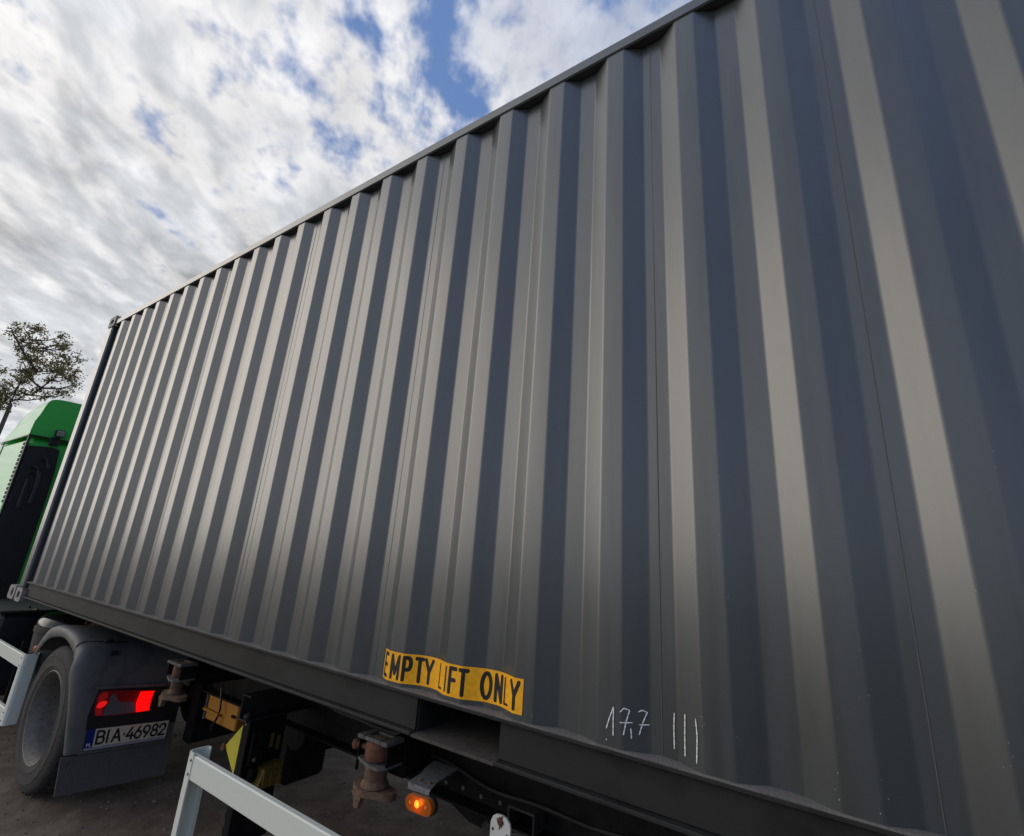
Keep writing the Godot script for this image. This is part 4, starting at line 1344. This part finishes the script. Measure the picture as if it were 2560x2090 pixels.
func cab(o: Node) -> void:
	# cab body: side plane at +0.055, rear wall at x = -1.78
	var s := st()
	box(s, Vector3(-3.98, -0.35, -2.43), Vector3(-1.80, 1.47, 0.052), 0.06)
	put("cab_body", s, M.green, o)
	# roof fairing lofted forward from its rear outline
	var half := [Vector2(.057, 1.486), Vector2(.055, 1.56), Vector2(.049, 1.647), Vector2(.024, 1.736), Vector2(.006, 1.84), Vector2(-.004, 1.885), Vector2(-.026, 1.925), Vector2(-.060, 1.943), Vector2(-.123, 1.953), Vector2(-.282, 1.958), Vector2(-.6, 1.975), Vector2(MID, 1.985)]
	var full := []
	for p in half: full.append(p)
	for k in range(half.size() - 2, -1, -1): full.append(Vector2(2.0 * MID - half[k].x, half[k].y))
	var secs := [[-1.785, 1.0, 0.0], [-2.0, 1.0, 0.0], [-2.3, 0.975, 0.004], [-2.6, 0.90, 0.012], [-2.9, 0.74, 0.03], [-3.15, 0.52, 0.06], [-3.35, 0.30, 0.10], [-3.52, 0.10, 0.16]]
	s = SurfaceTool.new()
	s.begin(Mesh.PRIMITIVE_TRIANGLES)
	s.set_smooth_group(1)
	var rows := []
	for c in secs:
		var row := []
		for p in full:
			var y: float = 1.486 + (p.y - 1.486) * c[1]
			var zz: float = MID + (p.x - MID) * (1.0 - c[2] * 0.4)
			row.append(Vector3(c[0], y, zz))
		rows.append(row)
	strip(s, rows)
	put("roof_fairing", s, M.green, o)
	s = st()
	var poly := PackedVector2Array()
	for p in full: poly.append(p)
	prism(s, poly, -1.80, -1.786, 0)
	put("fairing_rear", s, M.green, o)
	# seams
	s = st()
	box(s, Vector3(-1.79, 1.470, -2.43), Vector3(-1.772, 1.488, 0.060), 0.003)
	put("rear_seam", s, M.plastic, o)
	s = st()
	box(s, Vector3(-3.6, 1.471, 0.050), Vector3(-1.80, 1.483, 0.0595), 0.002)
	put("side_seam", s, M.plastic, o)
	s = st()
	tube(s, [Vector3(-2.86, 1.47, 0.0555), Vector3(-2.90, 1.30, 0.0555), Vector3(-2.96, 0.9, 0.0555), Vector3(-2.97, 0.3, 0.0555)], [0.004], 6)
	put("door_seam", s, M.plastic, o)
	# rear side deflector edge with its row of slots
	s = st()
	box(s, Vector3(-1.80, -0.35, 0.036), Vector3(-1.772, 1.470, 0.058), 0.005)
	put("corner_strip", s, M.plastic, o)
	for k in 15:
		s = st()
		var y := 1.395 - k * 0.047
		box(s, Vector3(-1.92, y - 0.030, 0.0505), Vector3(-1.803, y, 0.0555), 0.0005)
		put("vent_slot", s, M.inside, o)
	# black moulded panel on the rear wall
	s = st()
	var pan := PackedVector2Array([Vector2(.034, 1.352), Vector2(-.06, 1.366), Vector2(-.165, 1.378), Vector2(-.215, 1.370), Vector2(-.240, 1.350), Vector2(-.262, 1.1), Vector2(-.270, .62), Vector2(-.270, -.30), Vector2(.034, -.30)])
	prism(s, pan, -1.80, -1.752, 0)
	var rp := put("rear_panel", s, M.plastic, o)
	# mouldings on it
	for g in [[Vector2(-.118, 1.235), Vector2(-.150, 1.215), Vector2(-.178, 1.172), Vector2(-.192, 1.128)], [Vector2(-.060, 1.125), Vector2(-.100, 1.110), Vector2(-.128, 1.070), Vector2(-.140, 1.0), Vector2(-.142, .9), Vector2(-.142, .72)], [Vector2(-.055, .98), Vector2(-.058, .88), Vector2(-.060, .66)]]:
		s = st()
		var pts := []
		for p in g: pts.append(Vector3(-1.753, p.y, p.x))
		tube(s, pts, [0.020], 10)
		put("moulding", s, M.plastic, rp)
	s = st()
	lathe(s, [Vector2(0.022, 0.0), Vector2(0.020, 0.006), Vector2(0.012, 0.006), Vector2(0.010, 0.001), Vector2(0, 0.001)], 16, yaxis(Vector3(1, 0, 0), Vector3(-1.7515, 1.045, -0.075)))
	put("moulding", s, M.gloss_black, rp)
	# work lamp
	var wl := Node3D.new(); wl.name = "work_lamp"; o.add_child(wl)
	var xf := Transform3D(Basis(Vector3(1, 0, 0), deg_to_rad(3)) * Basis(Vector3(0, 0, 1), deg_to_rad(-12)), Vector3(-1.70, 1.540, -0.186))
	s = st()
	box(s, Vector3(-0.06, -0.043, -0.046), Vector3(0.0, 0.043, 0.046), 0.012, xf)
	put("housing", s, M.gloss_black, wl)
	s = st()
	box(s, Vector3(-0.004, -0.030, -0.033), Vector3(0.004, 0.030, 0.033), 0.004, xf)
	put("glass", s, M.lamp_glass, wl)
	s = st()
	box(s, Vector3(-1.785, 1.40, -0.215), Vector3(-1.755, 1.50, -0.125), 0.006)
	put("bracket", s, M.plastic, wl)
	# windscreen, side window and door handle on the far side of view
	s = st()
	box(s, Vector3(-3.995, 0.45, -2.3), Vector3(-3.97, 1.3, -0.08), 0.01)
	put("windscreen", s, M.glass, o)
	for z in [0.0525, -2.4325]:
		s = st()
		box(s, Vector3(-3.80, 0.50, z - 0.002), Vector3(-3.05, 1.25, z + 0.002), 0.001)
		put("side_window", s, M.glass, o)
	s = st()
	box(s, Vector3(-4.0, -1.0, -2.42), Vector3(-3.2, -0.36, 0.045), 0.05)
	put("bumper", s, M.green, o)

# ------------------------------------------------------------------ chock
func make_chock() -> void:
	var o := thing("wheel_chock", "yellow plastic wheel chock held on the black landing leg behind the pale guard rail", "wheel chock", Vector3(3.128, -0.76, -0.42))
	var s := st()
	prism(s, PackedVector2Array([Vector2(.068, 0), Vector2(-.068, 0), Vector2(-.062, .10), Vector2(.040, .085)]), 0.0, 0.075, 0)
	put("body", s, M.yellow, o)
	for z in [-0.045, 0.0, 0.040]:
		s = st()
		box(s, Vector3(0.076, 0.006, z - 0.006), Vector3(0.084, 0.082, z + 0.006), 0.002)
		put("ridge", s, M.yellow, o)
# ------------------------------------------------------------------ trees
func tree(called: String, label: String, az_deg: float, dist: float, base: Vector2, clusters: Array, seed_no: int, per: int) -> void:
	rng.seed = seed_no
	var az := deg_to_rad(az_deg)
	var fwd := Vector3(-cos(az), 0, sin(az))
	var right := fwd.cross(Vector3.UP).normalized()
	var root := Vector3(5.846, GROUND, 1.412) + fwd * dist + right * base.x
	var o := thing(called, label, "tree", root, "trees behind the green lorry")
	var s := st()
	var fork: Vector3 = right * (clusters[0].x - base.x) + Vector3.UP * clusters[0].y
	tube(s, [Vector3(0, -0.2, 0), fork * 0.35 + right * -0.08, fork * 0.7, fork], [0.19, 0.15, 0.115, 0.10], 9)
	put("trunk", s, M.bark, o)
	var nodes := [fork]
	var leaves := SurfaceTool.new()
	leaves.begin(Mesh.PRIMITIVE_TRIANGLES)
	var tw := st()
	var limb_n := 0
	for i in range(1, clusters.size()):
		var c: Vector2 = clusters[i]
		var p: Vector3 = right * (c.x - base.x) + Vector3.UP * c.y + fwd * rng.randf_range(-1.1, 1.1)
		# branch from the nearest node that lies lower
		var best: Vector3 = fork; var bd := 1e9
		for q in nodes:
			var d: float = (p - q).length() + maxf(0.0, q.y - p.y + 0.3) * 6.0
			if d < bd: bd = d; best = q
		var mid: Vector3 = best.lerp(p, 0.5) + Vector3(rng.randf_range(-.1, .1), -0.12, rng.randf_range(-.1, .1))
		var r0 := clampf(0.04 * (p - best).length(), 0.026, 0.085)
		if i <= 6: r0 = 0.075
		elif i <= 9: r0 = maxf(r0, 0.05)
		if (p - best).length() > 1.2:
			var ls := st()
			tube(ls, [best, mid, p], [r0, r0 * 0.75, r0 * 0.45], 7)
			put("limb", ls, M.bark, o)
		else:
			tube(tw, [best, mid, p], [r0, r0 * 0.75, r0 * 0.45], 6)
		nodes.append(mid); nodes.append(p)
		# twigs and leaves round it
		for k in 8:
			var dir := Vector3(rng.randfn(), rng.randfn() + 0.5, rng.randfn()).normalized()
			var e := p + dir * rng.randf_range(0.25, 0.62)
			var m2 := p.lerp(e, 0.5) + Vector3(0, 0.04, 0)
			tube(tw, [p, m2, e], [0.016, 0.012, 0.006], 4)
			for l in per / 7:
				var t := sqrt(rng.randf())
				var lp := p.lerp(e, t) + Vector3(rng.randfn(), rng.randfn(), rng.randfn()) * 0.10
				var a := Vector3(rng.randfn(), rng.randfn(), rng.randfn()).normalized()
				var b := a.cross(Vector3(rng.randfn(), rng.randfn(), rng.randfn())).normalized()
				var sz := rng.randf_range(0.045, 0.095)
				var tone := rng.randf()
				var col := Color(0.22, 0.21, 0.075).lerp(Color(0.34, 0.265, 0.11), tone * tone)
				if rng.randf() < 0.12: col = Color(0.34, 0.26, 0.08)
				leaves.set_color(col)
				var n := a.cross(b).normalized() * sz * 0.25
				leaves.set_smooth_group(-1)
				tri(leaves, lp - a * sz, lp + b * sz * 0.6 + n, lp + a * sz)
				tri(leaves, lp - a * sz, lp + a * sz, lp - b * sz * 0.6 + n)
	put("branches", tw, M.bark, o)
	put("crown", leaves, M.leaf, o)

func make_trees() -> void:
	# crown clusters as (metres to the right, height above the ground), seen from the yard
	var a := [0.05, 8.9,  0.06, 9.5, 0.12, 10.2, 0.5, 9.7, 0.95, 10.2, 1.35, 10.9, 0.22, 11.0, -0.30, 10.3, 0.39, 10.64, 1.5, 11.5, 0.62, 11.2, 0.85, 11.9, -1.08, 13.12, -0.77, 13.4, -0.3, 13.67, 0.03, 13.74, -0.54, 12.9, -0.08, 13.02,
		0.32, 13.41, -0.5, 12.19, -0.1, 12.35, 0.25, 12.7, -0.19, 11.58, 0.14, 11.78, 0.38, 12.02, -0.13, 10.96,
		0.21, 11.15, 0.4, 11.37, 0.1, 10.47, 1.03, 13.62, 1.25, 13.41, 1.08, 13.03, 1.45, 13.03, 1.25, 12.57, 1.62, 12.56,
		1.49, 12.06, 1.88, 12.2, 2.2, 12.62, 1.75, 11.85, 2.21, 11.71, 2.47, 11.57, 2.2, 11.33, 1.8, 11.27, 1.31, 11.54, 2.43, 10.88, 1.95, 10.28, 2.27, 10.24, 1.35, 9.81, 0.56, 12.46]
	var c := []
	for k in range(0, a.size(), 2): c.append(Vector2(a[k], a[k + 1]))
	tree("broadleaf_tree", "thin tree with sparse olive leaves rising above the green cab roof", 8.3 * -1.0, 42.0, Vector2(-0.15, 0), c, 7, 84)
	var b := [-1.1, 7.2, -0.95, 8.2, -0.39, 9.82, -0.59, 9.89, -0.16, 9.35, -0.46, 9.24, -0.25, 8.98, -0.3, 8.5, -0.9, 9.6, -1.3, 10.3, -1.0, 10.8, -1.6, 9.4, -1.9, 10.6, -1.5, 11.3, -2.2, 9.8, -0.8, 8.9, -1.9, 8.8]
	c = []
	for k in range(0, b.size(), 2): c.append(Vector2(b[k], b[k + 1]))
	tree("broadleaf_tree", "lower brownish tree cut by the left edge, left of the thin tree", 8.3 * -1.0, 43.0, Vector2(-1.1, 0), c, 9, 84)
